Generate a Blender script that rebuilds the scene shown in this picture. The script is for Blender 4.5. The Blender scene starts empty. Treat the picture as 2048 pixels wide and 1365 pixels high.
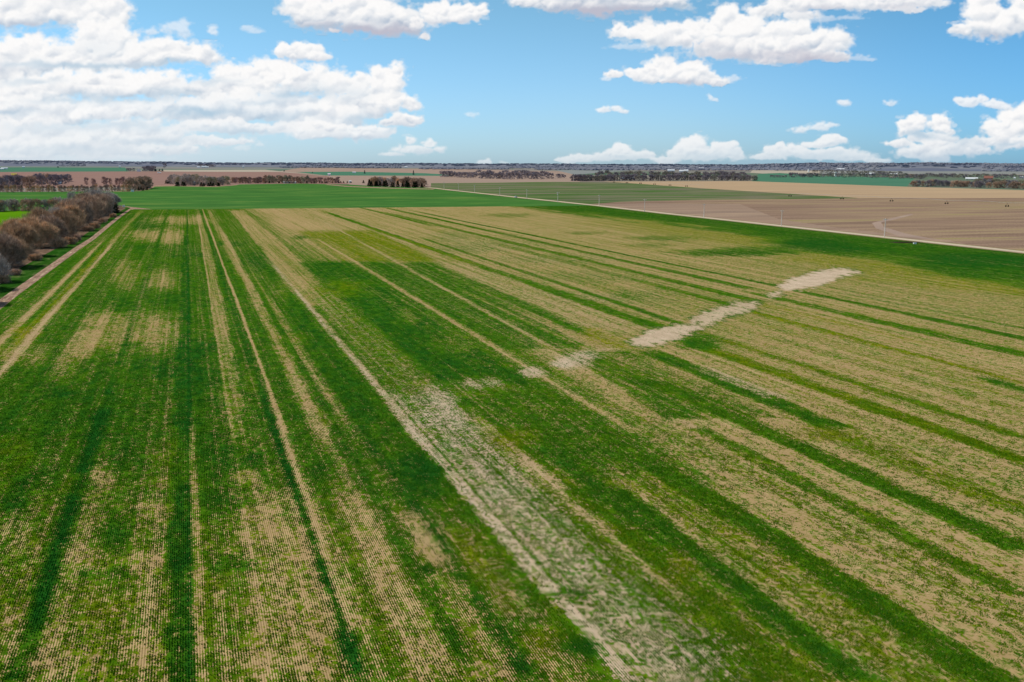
import bpy, bmesh, math, random
import numpy as np
from mathutils import Matrix, Vector
R = math.radians
scene = bpy.context.scene
COL = scene.collection
random.seed(11)

# ------------------------------------------------------------------ camera: a drone 40 m above the wheat
CAM_H = 40.0; FOC = 2000.0; PITCH = math.atan((682.5-328.4)/FOC); ROLL = R(.22)
cam_d = bpy.data.cameras.new('camera'); cam = bpy.data.objects.new('camera', cam_d); COL.objects.link(cam)
cam_d.sensor_fit = 'HORIZONTAL'; cam_d.sensor_width = 36; cam_d.lens = 36*FOC/2048; cam_d.clip_start = 1; cam_d.clip_end = 90000
CM = Matrix.Rotation(math.pi/2-PITCH, 3, 'X') @ Matrix.Rotation(ROLL, 3, 'Z')
cam.matrix_world = Matrix.Translation((0, 0, CAM_H)) @ CM.to_4x4()
scene.camera = cam
MN = np.array(CM)
def G(px, py, z=0.0):
    """survey point: where the ray of a photo pixel meets the ground at height z"""
    d = CM @ Vector(((px-1024)/FOC, -(py-682.5)/FOC, -1))
    t = (z-CAM_H)/d.z
    return Vector((d.x*t, d.y*t, z))
def project(X, Y, Z=0.0):
    q = np.stack([X, Y, np.zeros_like(X)+Z-CAM_H], -1) @ MN
    w = np.minimum(q[..., 2], -1e-3)
    return 1024 + FOC*q[..., 0]/-w, 682.5 - FOC*q[..., 1]/-w
def dir_px(az, el):
    X = np.sin(az)*np.cos(el); Y = np.cos(az)*np.cos(el); Z = np.sin(el)
    q = np.stack([X, Y, Z], -1) @ MN
    w = np.minimum(q[..., 2], -1e-2)
    return 1024 + FOC*q[..., 0]/-w, 682.5 - FOC*q[..., 1]/-w
ALPHA = math.atan((1024-368)/math.hypot(FOC, 354))        # the drill rows run this far left of straight ahead
RZ = Matrix.Rotation(ALPHA, 3, 'Z'); RZI = RZ.inverted()
def LOC(px, py):
    p = RZI @ G(px, py); return p.x, p.y

# ------------------------------------------------------------------ node helpers
def mat(name, rough=.9, spec=0.):
    m = bpy.data.materials.new(name); m.use_nodes = True
    nt = m.node_tree; b = nt.nodes['Principled BSDF']; b.inputs['Roughness'].default_value = rough
    b.inputs['Specular IOR Level'].default_value = spec
    return m, nt, b
def nd(nt, typ, **kw):
    n = nt.nodes.new(typ)
    for k, v in kw.items():
        if k == 'op': n.operation = v
        elif hasattr(n, k): setattr(n, k, v)
        else: n.inputs[k].default_value = v
    return n
def math_(nt, op, a, b=None, c=None, clamp=False):
    n = nt.nodes.new('ShaderNodeMath'); n.operation = op; n.use_clamp = clamp
    for i, v in enumerate((a, b, c)):
        if v is None: continue
        if isinstance(v, (int, float)): n.inputs[i].default_value = v
        else: nt.links.new(v, n.inputs[i])
    return n.outputs[0]
def ramp01(nt, v, a, b):
    n = nt.nodes.new('ShaderNodeMapRange'); n.interpolation_type = 'SMOOTHSTEP'
    nt.links.new(v, n.inputs[0])
    for i, q in ((1, a), (2, b)):
        if isinstance(q, (int, float)): n.inputs[i].default_value = q
        else: nt.links.new(q, n.inputs[i])
    return n.outputs[0]
def mixc(nt, f, a, b, blend='MIX'):
    n = nt.nodes.new('ShaderNodeMix'); n.data_type = 'RGBA'; n.blend_type = blend; n.clamp_factor = True
    for s, v in ((n.inputs[0], f), (n.inputs[6], a), (n.inputs[7], b)):
        if isinstance(v, (int, float)): s.default_value = v
        elif isinstance(v, tuple): s.default_value = (*v, 1)
        else: nt.links.new(v, s)
    return n.outputs[2]
def coords(nt, sx=1, sy=1, sz=1, rz=0, kind='Object'):
    t = nt.nodes.new('ShaderNodeTexCoord'); m = nt.nodes.new('ShaderNodeMapping')
    m.inputs['Scale'].default_value = (sx, sy, sz); m.inputs['Rotation'].default_value = (0, 0, rz)
    nt.links.new(t.outputs[kind], m.inputs[0]); return m.outputs[0]
def noise(nt, vec, scale=1, detail=3, rough=.55, dist=0):
    n = nt.nodes.new('ShaderNodeTexNoise'); n.inputs['Scale'].default_value = scale; n.inputs['Detail'].default_value = detail
    n.inputs['Roughness'].default_value = rough; n.inputs['Distortion'].default_value = dist
    nt.links.new(vec, n.inputs['Vector']); return n.outputs[0]
def attr(nt, name):
    n = nt.nodes.new('ShaderNodeAttribute'); n.attribute_name = name; return n.outputs['Fac']
def srgb(r, g, b, k=1/1.2):
    f = lambda c: ((c/255+.055)/1.055)**2.4 if c > 10 else c/255/12.92
    return tuple(min(.95, f(c)*k) for c in (r, g, b))

# ------------------------------------------------------------------ object helpers
def tag(o, label=None, cat=None, group=None, kind=None):
    if label: o['label'] = label
    if cat: o['category'] = cat
    if group: o['group'] = group
    if kind: o['kind'] = kind
    return o
def mesh_obj(name, verts, faces, m, parent=None, smooth=False):
    me = bpy.data.meshes.new(name); me.from_pydata([tuple(v) for v in verts], [], faces)
    me.materials.append(m)
    if smooth: me.polygons.foreach_set('use_smooth', [True]*len(faces))
    me.update(); o = bpy.data.objects.new(name, me); COL.objects.link(o)
    if parent: o.parent = parent
    return o
def empty(name, loc, rz=0):
    o = bpy.data.objects.new(name, None); COL.objects.link(o); o.location = loc; o.rotation_euler = (0, 0, rz); o.empty_display_size = .5
    return o
def copy_tree(o, parent=None):
    c = o.copy(); COL.objects.link(c)
    if parent: c.parent = parent
    for ch in list(o.children): copy_tree(ch, c)
    return c
class MB:
    """collects simple shapes into one mesh"""
    def __init__(s): s.v = []; s.f = []
    def add(s, vs, fs):
        n = len(s.v); s.v += [tuple(v) for v in vs]; s.f += [tuple(i+n for i in f) for f in fs]
    def box(s, c, d, rz=0, taper=1):
        x, y, z = d[0]/2, d[1]/2, d[2]/2; vs = []
        for sz, k in ((-1, 1), (1, taper)):
            for sx, sy in ((-1, -1), (1, -1), (1, 1), (-1, 1)):
                px, py = sx*x*k, sy*y*k
                vs.append((c[0]+px*math.cos(rz)-py*math.sin(rz), c[1]+px*math.sin(rz)+py*math.cos(rz), c[2]+sz*z))
        s.add(vs, [(3, 2, 1, 0), (4, 5, 6, 7), (0, 1, 5, 4), (1, 2, 6, 5), (2, 3, 7, 6), (3, 0, 4, 7)])
    def tube(s, a, b, ra, rb=None, n=6):
        rb = ra if rb is None else rb; a = Vector(a); b = Vector(b); d = (b-a)
        if d.length < 1e-6: return
        d.normalize(); u = d.orthogonal().normalized(); w = d.cross(u); vs = []
        for p, r in ((a, ra), (b, rb)):
            for i in range(n):
                t = 2*math.pi*i/n; vs.append(p+u*math.cos(t)*r+w*math.sin(t)*r)
        s.add(vs, [(i, (i+1) % n, n+(i+1) % n, n+i) for i in range(n)]+[tuple(range(n))[::-1], tuple(range(n, 2*n))])
    def gable(s, c, w, d, h, ov=.4, t=.2, z0=0):
        """roof over a w x d plan, ridge along x"""
        x = w/2+ov; y = d/2+ov; cx, cy = c[0], c[1]
        for sy in (-1, 1):
            e = (cy+sy*y); ez = z0-ov*h/(d/2)
            s.add([(cx-x, e, ez), (cx+x, e, ez), (cx+x, cy, z0+h), (cx-x, cy, z0+h),
                   (cx-x, e, ez+t), (cx+x, e, ez+t), (cx+x, cy, z0+h+t), (cx-x, cy, z0+h+t)],
                  [(0, 1, 2, 3), (7, 6, 5, 4), (0, 4, 5, 1), (1, 5, 6, 2), (0, 3, 7, 4)])
    def obj(s, name, m, parent=None, smooth=False): return mesh_obj(name, s.v, s.f, m, parent, smooth)

# ------------------------------------------------------------------ light and sky
SUN_AZ = R(-78); SUN_EL = R(47)       # the sun stands high on the left: shadows of the trees fall to the right
sun_d = bpy.data.lights.new('sun', 'SUN'); sun = bpy.data.objects.new('sun', sun_d); COL.objects.link(sun)
sun_d.energy = 3.6; sun_d.angle = R(.53); sun_d.color = (1, .94, .82)
sv = Vector((math.sin(SUN_AZ)*math.cos(SUN_EL), math.cos(SUN_AZ)*math.cos(SUN_EL), math.sin(SUN_EL)))
sun.rotation_euler = sv.to_track_quat('Z', 'Y').to_euler(); sun.location = (0, 0, 300)
GREEN_OLIVE = (.165, .185, .003); GREEN_MID = (.045, .135, .004); GREEN_DEEP = (.010, .080, .008)
SOIL_TAN = (.49, .345, .175); SOIL_PALE = (.64, .50, .38); HALF_TONE = (.19, .19, .012)
SKY_LOW = (.79, 1.17, 1.78); SKY_HIGH = (.74, 1.12, 1.20)
# ------------------------------------------------------------------ clouds of the sky (computed, then put into the world)
def lattice(seed, nx, ny):
    return np.random.RandomState(seed).rand(ny, nx)
def vnoise(x, y, seed):
    L = lattice(seed, 256, 256)
    xi = np.floor(x).astype(int); yi = np.floor(y).astype(int)
    fx = x - xi; fy = y - yi
    fx = fx*fx*fx*(fx*(fx*6-15)+10); fy = fy*fy*fy*(fy*(fy*6-15)+10)
    a = L[yi % 256, xi % 256]; b = L[yi % 256, (xi+1) % 256]
    c = L[(yi+1) % 256, xi % 256]; d = L[(yi+1) % 256, (xi+1) % 256]
    return (a*(1-fx)+b*fx)*(1-fy) + (c*(1-fx)+d*fx)*fy
def fbm(x, y, seed, octv=5, gain=.5):
    s = 0; a = 1; n = 0
    for i in range(octv):
        s = s + a*vnoise(x*2**i+i*17.3, y*2**i-i*9.7, seed+i); n += a; a *= gain
    return s/n
def worley(x, y, seed):
    LX = lattice(seed, 128, 128); LY = lattice(seed+991, 128, 128); LR = lattice(seed+77, 128, 128)
    xi = np.floor(x).astype(int); yi = np.floor(y).astype(int)
    best = np.zeros_like(x)
    for dj in (-1, 0, 1):
        for di in (-1, 0, 1):
            cx = xi+di; cy = yi+dj
            px_ = cx + LX[cy % 128, cx % 128]; py_ = cy + LY[cy % 128, cx % 128]
            r = .75 + .45*LR[cy % 128, cx % 128]
            q = 1 - ((x-px_)**2 + (y-py_)**2)/(r*r)
            best = np.maximum(best, q)
    return np.sqrt(np.clip(best, 0, 1))
def sstep(a, b, x):
    t = np.clip((x-a)/(b-a), 0, 1)
    return t*t*(3-2*t)
# every cloud: (opacity, greyness of its base, [(x, y, rx, ry), ...]) laid out on the sky
CLOUDS = [
 (1, .6, [(40,22,95,40),(130,18,90,42),(215,28,52,46),(-60,20,90,50)]),
 (1, .75, [(205,82,62,44),(60,120,110,42),(0,140,90,48),(160,120,120,34),(330,108,92,28),(405,112,34,22),(250,120,150,22),(-120,130,120,60)]),
 (1, .8, [(110,175,90,34),(230,172,110,36),(40,190,100,30),(330,175,90,26),(500,160,80,34),(560,148,62,30),(610,165,48,34),(430,180,120,22),(-60,200,120,50)]),
 (1, .35, [(604,105,50,17),(580,103,26,13),(640,115,26,9)]),
 (1, .6, [(690,175,52,26),(770,165,34,32),(795,150,18,18),(755,200,70,26),(820,208,28,16),(720,215,80,28),(800,245,38,14),(830,240,18,10)]),
 (.95, .9, [(60,230,150,32),(250,222,160,24),(430,222,150,30),(560,215,120,34),(640,240,90,30),(-100,240,140,50)]),
 (.9, .6, [(660,268,92,18),(740,266,60,14),(600,258,90,14),(450,255,110,16)]),
 (.85, .7, [(80,275,180,30),(280,270,120,26),(430,285,90,12),(180,300,180,22),(20,305,120,22),(330,300,70,14),(-150,280,160,50)]),
 (.35, .3, [(490,298,26,8),(520,292,12,5),(60,318,200,10),(250,318,90,8)]),
 (1, 1.0, [(640,35,66,28),(700,25,100,36),(760,45,80,30),(790,55,50,18),(610,20,36,34),(700,-20,110,40)]),
 (1, .4, [(870,30,34,22),(915,28,56,22),(955,28,24,14),(845,74,14,9),(670,64,14,5),(832,48,18,10)]),
 (.55, .2, [(352,56,36,14),(370,64,16,14),(300,64,16,8)]),
 (.6, .2, [(427,64,11,10)]), (.45, .2, [(500,58,16,7),(514,64,16,6)]),
 (1, 1.1, [(1060,5,44,14),(1130,6,90,24),(1210,8,110,28),(1300,4,90,20),(1200,-30,160,40)]),
 (1, .6, [(1530,22,40,16),(1570,10,46,22),(1600,32,40,14),(1640,8,80,16),(1730,4,100,18),(1820,2,90,18),(1810,18,50,8),(1760,-20,150,30)]),
 (.4, .3, [(1640,40,50,8),(1700,36,30,6)]),
 (1, .7, [(1240,66,28,15),(1290,68,40,20),(1350,76,60,28),(1400,62,50,24),(1462,58,52,38),(1500,82,110,36),(1580,78,62,34),(1640,90,56,28),(1480,100,120,24),(1600,112,80,18),(1670,118,30,13),(1560,120,60,12)]),
 (.4, .2, [(1716,119,30,8),(1740,122,14,5),(1255,95,40,8)]),
 (1, .6, [(1290,150,38,18),(1325,140,44,22),(1370,148,50,22),(1410,158,40,16),(1350,160,50,12),(1235,152,20,10),(1445,165,22,8)]),
 (.5, .3, [(1468,158,24,8),(1215,160,14,5)]),
 (.8, .3, [(1210,221,22,8),(1232,218,14,9),(1246,223,14,5)]), (.6, .2, [(1420,196,8,9),(1430,201,9,4)]),
 (.75, .3, [(1688,207,12,7)]), (.6, .3, [(1780,208,15,7)]), (.4, .2, [(940,231,17,6)]),
 (.85, .4, [(1935,206,24,12),(1966,202,16,9),(1995,212,32,10),(2018,216,14,7)]),
 (1, .6, [(1985,48,50,32),(1965,20,28,30),(1925,62,26,14),(2035,52,60,26),(2080,30,80,40)]),
 (.7, .3, [(1600,262,20,6),(1636,256,30,9),(1660,252,18,5),(1604,259,22,6)]),
 (.9, .35, [(1150,321,44,8),(1125,324,24,5),(1170,316,30,9),(1240,306,34,12),(1242,300,22,14),(1275,312,36,10),(1215,316,60,10)]),
 (.9, .4, [(1385,296,34,18),(1358,310,30,14),(1400,312,60,14),(1455,302,32,20),(1470,312,24,12),(1330,320,40,8)]),
 (.9, .4, [(1560,306,36,14),(1595,300,22,12),(1540,316,40,8),(1660,281,34,13),(1640,290,40,8),(1655,310,80,14),(1700,316,60,10),(1750,322,30,6)]),
 (1, .8, [(1820,258,28,22),(1830,245,22,14),(1880,250,26,20),(1895,262,20,12),(1870,280,50,18),(1800,286,30,9),(1880,300,72,20),(1850,308,60,18),(1930,300,50,18),(1945,290,30,14),(1965,300,24,10)]),
 (1, .7, [(2015,262,44,26),(2050,250,60,30),(1990,285,50,12),(2060,290,80,18)]),
 (.8, .4, [(822,300,50,9),(860,290,18,12),(875,300,12,9),(820,284,10,8),(845,302,34,10),(780,308,34,6)]),
 (.8, .3, [(968,325,18,6)]), (.5, .3, [(1012,325,12,4)]),
]
SHADES = [(400,224,90,11,.85,0),(170,131,120,7,.6,0),(60,50,70,8,.4,1),(240,198,110,10,.6,0),(345,185,60,12,.45,0),(420,163,60,8,.4,0),
 (590,190,60,10,.7,0),(630,182,26,16,.4,0),(700,190,40,18,.3,0),(720,236,40,10,.45,0),(560,232,60,14,.45,0),(130,205,90,7,.4,0),(60,165,70,7,.4,0),
 (250,252,110,10,.45,0),(480,262,80,10,.5,0),(90,256,90,10,.35,0),(330,282,90,9,.4,0),(130,300,130,10,.35,0),(20,225,60,9,.4,0),(520,205,60,6,.4,0),
 (660,283,60,4,.4,0),(790,262,25,5,.4,0),(200,95,50,20,.18,0),(330,128,50,6,.5,0),(60,128,60,6,.4,0),
 (740,64,95,13,.85,1),(640,48,60,8,.3,1),(800,60,40,10,.4,1),(1200,26,110,15,.95,1),(1300,20,50,8,.4,1),(1620,122,70,14,.7,1),(1560,108,80,12,.35,1),
 (1450,112,90,8,.35,1),(1360,168,70,8,.4,1),(1650,18,60,8,.4,1),(1800,14,60,7,.35,1),(1985,74,40,8,.3,1),(1845,272,32,9,.85,0),(1925,282,36,20,.5,0),
 (1885,262,20,4,.5,0),(1800,292,26,5,.4,0),(2020,290,40,6,.6,0),(1240,316,40,5,.3,0),(1410,312,50,7,.35,0),(1470,300,14,10,.25,0),(1640,312,60,8,.35,0),
 (1670,291,40,4,.35,0),(850,305,30,5,.35,0),(604,120,40,6,.35,1),(905,44,50,6,.35,1),(1400,92,60,10,.25,1)]
def cloud_image(W, H, az0, az1, el0, el1, to_px):
    az = np.linspace(az0, az1, W)[None, :].repeat(H, 0)
    el = np.linspace(el0, el1, H)[:, None].repeat(W, 1)
    X, Y = to_px(az, el)
    clouds = list(CLOUDS)
    rs = random.Random(5)
    for side in range(46):                       # more clouds of the same kind outside the photographed part of the sky
        x = rs.choice([rs.uniform(-1500, -200), rs.uniform(2250, 3600), rs.uniform(-1500, 3600)])
        y = rs.uniform(-800, 250)
        if -200 < x < 2250: y = rs.uniform(-900, -110)
        w = rs.uniform(60, 190)*(1.0 if y < 100 else .6); pu = []
        for k in range(9):
            q = rs.uniform(-1, 1)
            pu.append((x+q*w, y-rs.uniform(0, .25)*w*(1-q*q), rs.uniform(.25, .5)*w, rs.uniform(.13, .26)*w))
        clouds.append((1, rs.uniform(.4, 1), pu))
    # slow warps that make the outlines ragged
    wx = (fbm(X/38, Y/30, 11, 5)-.5)*26 + (fbm(X/9, Y/8, 41, 3)-.5)*7
    wy = (fbm(X/38+50, Y/30+9, 23, 5)-.5)*17 + (fbm(X/9+20, Y/8, 53, 3)-.5)*5
    sc = np.clip(1.0 - (Y-150)/330, .45, 1.0)       # clouds nearer the horizon are farther: finer billows
    b1 = worley(X/34+wx/60, Y/27+wy/60, 3); b2 = worley(X/14+wx/30, Y/12+wy/30, 7); b3 = worley(X/6.4, Y/5.6, 9)
    fine = fbm(X/4.5, Y/4.5, 61, 3)
    bill = b1*.5 + b2*.32 + b3*.12 + fine*.12
    col = np.zeros((H, W, 3)); A = np.zeros((H, W))
    white = np.array([1.0, .99, .985]); warm = np.array([.80, .79, .80]); grey = np.array([.47, .50, .60]); blue = np.array([.45, .62, .76])
    for ci, (op, greyness, puffs) in enumerate(clouds):
        xs0 = min(p[0]-p[2]*1.3 for p in puffs)-75; xs1 = max(p[0]+p[2]*1.3 for p in puffs)+75
        ys0 = min(p[1]-p[3]*1.4 for p in puffs)-55; ys1 = max(p[1]+p[3]*1.4 for p in puffs)+55
        m = (X > xs0) & (X < xs1) & (Y > ys0) & (Y < ys1)
        if not m.any(): continue
        r0, r1 = np.where(m.any(1))[0][[0, -1]]; c0, c1 = np.where(m.any(0))[0][[0, -1]]
        sl = (slice(r0, r1+1), slice(c0, c1+1))
        x = X[sl]; y = Y[sl]; big = max(p[3] for p in puffs); small = np.clip(big/26, .4, 1)
        xw = x + wx[sl]*small; yw = y + wy[sl]*small
        rs = random.Random(ci*7+3)
        subs = []
        for (cx, cy, rx, ry) in puffs:
            n = int(4 + rx*ry/150)
            for k in range(min(n, 26)):
                th = rs.uniform(0, 2*math.pi); q = rs.uniform(.35, 1.0)**.6
                sx = cx + math.cos(th)*rx*q*.88; sy = cy + math.sin(th)*ry*q*(.85 if math.sin(th) < 0 else .55)
                r = rs.uniform(.30, .62)*min(ry, 30)*(1.15 if math.sin(th) < 0 else .9)
                subs.append((sx, sy, r*rs.uniform(1.0, 1.5), r))
        subs.sort(key=lambda p: p[1]+p[3]*.4+rs.uniform(-6, 6))
        F = np.full(x.shape, -9.); base = max(p[1]+p[3]*.72 for p in puffs); top = min(p[1]-p[3] for p in puffs)
        for (cx, cy, rx, ry) in puffs:
            dy = (yw-cy)/ry; dy = np.where(dy > 0, dy*1.25, dy)
            F = np.maximum(F, .92 - np.sqrt(((xw-cx)/rx)**2 + dy**2))
        S = np.full(x.shape, .62) + .25*np.clip((np.roll(F, 0)), -1, .4)
        for (cx, cy, rx, ry) in sorted(puffs, key=lambda p: p[1]):
            d = np.sqrt(((xw-cx)/rx)**2 + ((yw-cy)/ry)**2)
            w_ = sstep(1.25, .6, d)*.8
            S = S*(1-w_) + w_*np.clip(.60 - .55*(yw-cy)/ry - .18*(xw-cx)/rx, -.2, 1.2)
        Fs = np.full(x.shape, -9.)
        for (cx, cy, rx, ry) in subs:
            lx, ly = xw-cx, yw-cy
            bb = (abs(lx) < rx*1.5) & (abs(ly) < ry*1.5)
            if not bb.any(): continue
            i0, i1 = np.where(bb.any(1))[0][[0, -1]]; j0, j1 = np.where(bb.any(0))[0][[0, -1]]
            q = (slice(i0, i1+1), slice(j0, j1+1))
            dx = lx[q]/rx; dy = ly[q]/ry
            d = np.sqrt(dx*dx+dy*dy)
            Fs[q] = np.maximum(Fs[q], (1-d)*ry/max(big, 10)*.9)
            w_ = sstep(1.12, .5, d)*.72
            S[q] = S[q]*(1-w_) + w_*np.clip(S[q]*.50 + .30 - .52*dy - .22*dx, -.1, 1.25)
        B = bill[sl]
        F = np.maximum(F, Fs)
        wisp = fbm(x/13+ci, y/9, 71, 4)
        Hh = np.clip(F, -.6, 1) + (B-.62)*.48 + (wisp-.5)*(.26 if op > .82 else .75)
        soft = .22 if op > .82 else .5
        a = sstep(-.03, soft+.05, Hh)
        a = np.maximum(a, .42*sstep(-.30, .12, F+(wisp-.5)*.9)*sstep(.40, .72, wisp))
        gy, gx = np.gradient(B)
        lit = np.clip((gx*.5 + gy)*2.2, -.5, .5)
        rel = np.clip((y-top)/(max(base-top, 8)), 0, 1)
        shade = S + lit*.20 + .22*(B-.6) + .04 - greyness*.50*rel**2.5
        shade = np.clip((shade-.02)/.84, 0, 1)**.85
        dens = sstep(.0, .5, F)[..., None]
        low = grey*(.30+.30*dens)*1.05 + blue*(.70-.30*dens)
        low = low*(1-.35*(1-greyness)) + white*.35*(1-greyness)
        k = shade[..., None]
        c = low*(1-k) + white*k
        c = c*(.975 + .05*(fine[sl][..., None]-.5))
        a = a*op*(1 - .3*sstep(285, 330, y))
        A0 = A[sl]; na = a + A0*(1-a)
        col[sl] = (c*a[..., None] + col[sl]*(A0*(1-a))[..., None])/np.maximum(na, 1e-5)[..., None]
        A[sl] = na
    # greyer undersides and hollows, where the billows shade each other
    for (cx, cy, rx, ry, am, lav) in SHADES:
        d2 = ((X+wx*1.3-cx)/rx)**2 + ((Y+wy*1.1-cy)/ry)**2
        k = (am*np.exp(-d2*1.1)*(.55+.8*b1*.7+.2*fine))[..., None].clip(0, .9)
        tone = np.array([.52, .51, .60]) if lav else np.array([.42, .58, .72])
        col = col*(1-k) + tone*k
    hz = sstep(230, 335, Y)[..., None]*.42                              # distance fades the low clouds into the haze
    col = col*(1-hz) + np.array([.72, .77, .82])*hz
    # thin veil on the lower left sky
    veil = sstep(900, 100, X)*sstep(150, 300, Y)*(.45+.5*fbm(X/120, Y/22, 91, 5))
    veil = np.clip(veil, 0, .8)*(1-A)
    na = A + veil
    col = (col*A[..., None] + np.array([.66, .75, .83])*veil[..., None])/np.maximum(na, 1e-5)[..., None]
    return np.dstack([col, na]).astype(np.float32)
AZ0, AZ1, EL0, EL1 = R(-62), R(62), R(-.6), R(30)
IW, IH = 3300, 820
cim = bpy.data.images.new('cloud_cover', IW, IH, alpha=True, float_buffer=True)
cim.colorspace_settings.name = 'Non-Color'; cim.alpha_mode = 'CHANNEL_PACKED'
arr = cloud_image(IW, IH, AZ0, AZ1, EL0, EL1, dir_px)
cim.pixels.foreach_set(np.ascontiguousarray(arr).ravel()); cim.update(); del arr
world = bpy.data.worlds.new('World'); scene.world = world; world.use_nodes = True
nt = world.node_tree; nt.nodes.clear()
out = nt.nodes.new('ShaderNodeOutputWorld')
sky = nt.nodes.new('ShaderNodeTexSky'); sky.sky_type = 'NISHITA'; sky.sun_disc = False
sky.sun_elevation = SUN_EL; sky.sun_rotation = SUN_AZ; sky.altitude = 400; sky.air_density = 1.0; sky.dust_density = .6; sky.ozone_density = 2.0
tc = nt.nodes.new('ShaderNodeTexCoord'); sp = nt.nodes.new('ShaderNodeSeparateXYZ'); nt.links.new(tc.outputs['Generated'], sp.inputs[0])
azn = math_(nt, 'ARCTAN2', sp.outputs[0], sp.outputs[1]); eln = math_(nt, 'ARCSINE', sp.outputs[2])
u = math_(nt, 'DIVIDE', math_(nt, 'SUBTRACT', azn, AZ0), AZ1-AZ0); v = math_(nt, 'DIVIDE', math_(nt, 'SUBTRACT', eln, EL0), EL1-EL0)
cb = nt.nodes.new('ShaderNodeCombineXYZ'); nt.links.new(u, cb.inputs[0]); nt.links.new(v, cb.inputs[1])
it = nt.nodes.new('ShaderNodeTexImage'); it.image = cim; it.extension = 'MIRROR'; it.interpolation = 'Cubic'; nt.links.new(cb.outputs[0], it.inputs[0])
cov = math_(nt, 'MULTIPLY', it.outputs['Alpha'], ramp01(nt, eln, R(29.5), R(24)))
tint = mixc(nt, ramp01(nt, eln, R(-1), R(11)), SKY_LOW, SKY_HIGH)
tint = mixc(nt, ramp01(nt, azn, R(4), R(30)), tint, mixc(nt, 1.0, tint, (.56, .80, .95), 'MULTIPLY'))
tint = mixc(nt, ramp01(nt, eln, R(14), R(40)), tint, (.95, .95, .80))
skc = mixc(nt, 1.0, sky.outputs[0], tint, 'MULTIPLY')
b1 = nt.nodes.new('ShaderNodeBackground'); b1.inputs[1].default_value = .1; nt.links.new(skc, b1.inputs[0])
b2 = nt.nodes.new('ShaderNodeBackground'); b2.inputs[1].default_value = 1.0; nt.links.new(it.outputs['Color'], b2.inputs[0])
ms = nt.nodes.new('ShaderNodeMixShader'); nt.links.new(cov, ms.inputs[0]); nt.links.new(b1.outputs[0], ms.inputs[1]); nt.links.new(b2.outputs[0], ms.inputs[2])
nt.links.new(ms.outputs[0], out.inputs[0])
world.cycles.sampling_method = 'MANUAL'; world.cycles.sample_map_resolution = 512
scene.view_settings.view_transform = 'Standard'; scene.view_settings.look = 'None'; scene.view_settings.exposure = 0; scene.view_settings.gamma = 1
scene.render.engine = 'CYCLES'; scene.cycles.max_bounces = 4; scene.cycles.diffuse_bounces = 2; scene.cycles.transparent_max_bounces = 4

# ------------------------------------------------------------------ the striped wheat field
def T1(z): return [(x/2.926, 400+y/2.926) for x, y in z]
def T2(z): return [(670+x/2.926, 400+y/2.926) for x, y in z]
def T3(z): return [(1348+x/2.926, 400+y/2.926) for x, y in z]
def T4(z): return [(x/2.736, 866+y/2.736) for x, y in z]
def T5(z): return [(670+x/2.736, 866+y/2.736) for x, y in z]
def T6(z): return [(1348+x/2.736, 866+y/2.736) for x, y in z]
EDGE = [(0, 622), (40, 590), (80, 560), (120, 530), (160, 500), (190, 480), (215, 458), (240, 437), (262, 420.5)]       # left edge, photo survey
ROAD = [(2300, 533.5), (2048, 506.5), (1900, 490.5), (1700, 468.5), (1500, 446.5), (1348, 430), (1200, 413), (1100, 402.5), (1032, 395.5), (960, 387.5), (900, 381), (866, 377)]
el = [LOC(*p) for p in EDGE]; rl = [LOC(*p) for p in ROAD]
tf = [LOC(x, y) for x, y in ((262, 420.5), (640, 417.5), (1040, 413.8))]
el.sort(key=lambda p: p[1]); rl.sort(key=lambda p: p[1])
def sL(t): return np.interp(t, [p[1] for p in el], [p[0] for p in el])
def sR(t): return np.interp(t, [-150]+[p[1] for p in rl], [rl[0][0]+12]+[p[0] for p in rl]) - 6.5
nT = 430; rowsT = np.concatenate([np.linspace(-120, 60, 6)[:-1], 60*np.exp(np.linspace(0, 1, nT)*math.log(930/60.))])
tmax = rowsT[-1]
sa = np.concatenate([np.linspace(0, .27, 470)[:-1], np.linspace(.27, 1, 600)])
S = np.zeros((len(rowsT), len(sa))); T = np.zeros_like(S)
for i, t in enumerate(rowsT):
    s = sL(t)+(sR(t)-sL(t))*sa
    q = max(0, (t-60)/(tmax-60)); far = np.interp(s, [p[0] for p in tf], [p[1] for p in tf])
    far = np.where(s > tf[2][0], tf[2][1]+(s-tf[2][0])*((tf[2][1]-tf[0][1])/(tf[2][0]-tf[0][0])), far)
    S[i] = s; T[i] = t if t <= 60 else 60+(far-60)*((t-60)/(tmax-60))
S_ = sL(T)+(sR(T)-sL(T))*sa[None, :]; S = S_
XW = S*math.cos(ALPHA)-T*math.sin(ALPHA); YW = S*math.sin(ALPHA)+T*math.cos(ALPHA)
PX, PY = project(XW, YW)
bad = (YW < 20)
PX = np.where(bad, 1024, PX); PY = np.where(bad, 2500, PY)
HZ = 328.4 + (PX-1024)*math.tan(ROLL)
MPP = CAM_H/np.maximum(PY-HZ, 1)*1.02      # metres per photo pixel across the view
D = np.full(S.shape, .90); H = np.full(S.shape, .60); B = np.zeros(S.shape)
def xat(poly, y, straight=True):
    p = sorted(poly, key=lambda q: q[1]); ys = np.array([q[1] for q in p], float); xs = np.array([q[0] for q in p], float)
    if not straight: return np.interp(y, ys, xs)
    # a drilled row is straight on the ground: fit one, with a weak pull to the common direction of the rows
    A_ = np.vstack([np.append(ys, 327.), np.append(np.ones(len(ys)), 1.)]).T; w = np.append(np.ones(len(ys)), .8)
    a, c = np.linalg.lstsq(A_*w[:, None], np.append(xs, 367.)*w, rcond=None)[0]
    return a*y+c
def ends(y, y0, y1, sof):
    return sstep(y0-sof, y0+sof*.3, y)*sstep(y1+sof, y1-sof*.3, y)
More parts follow.
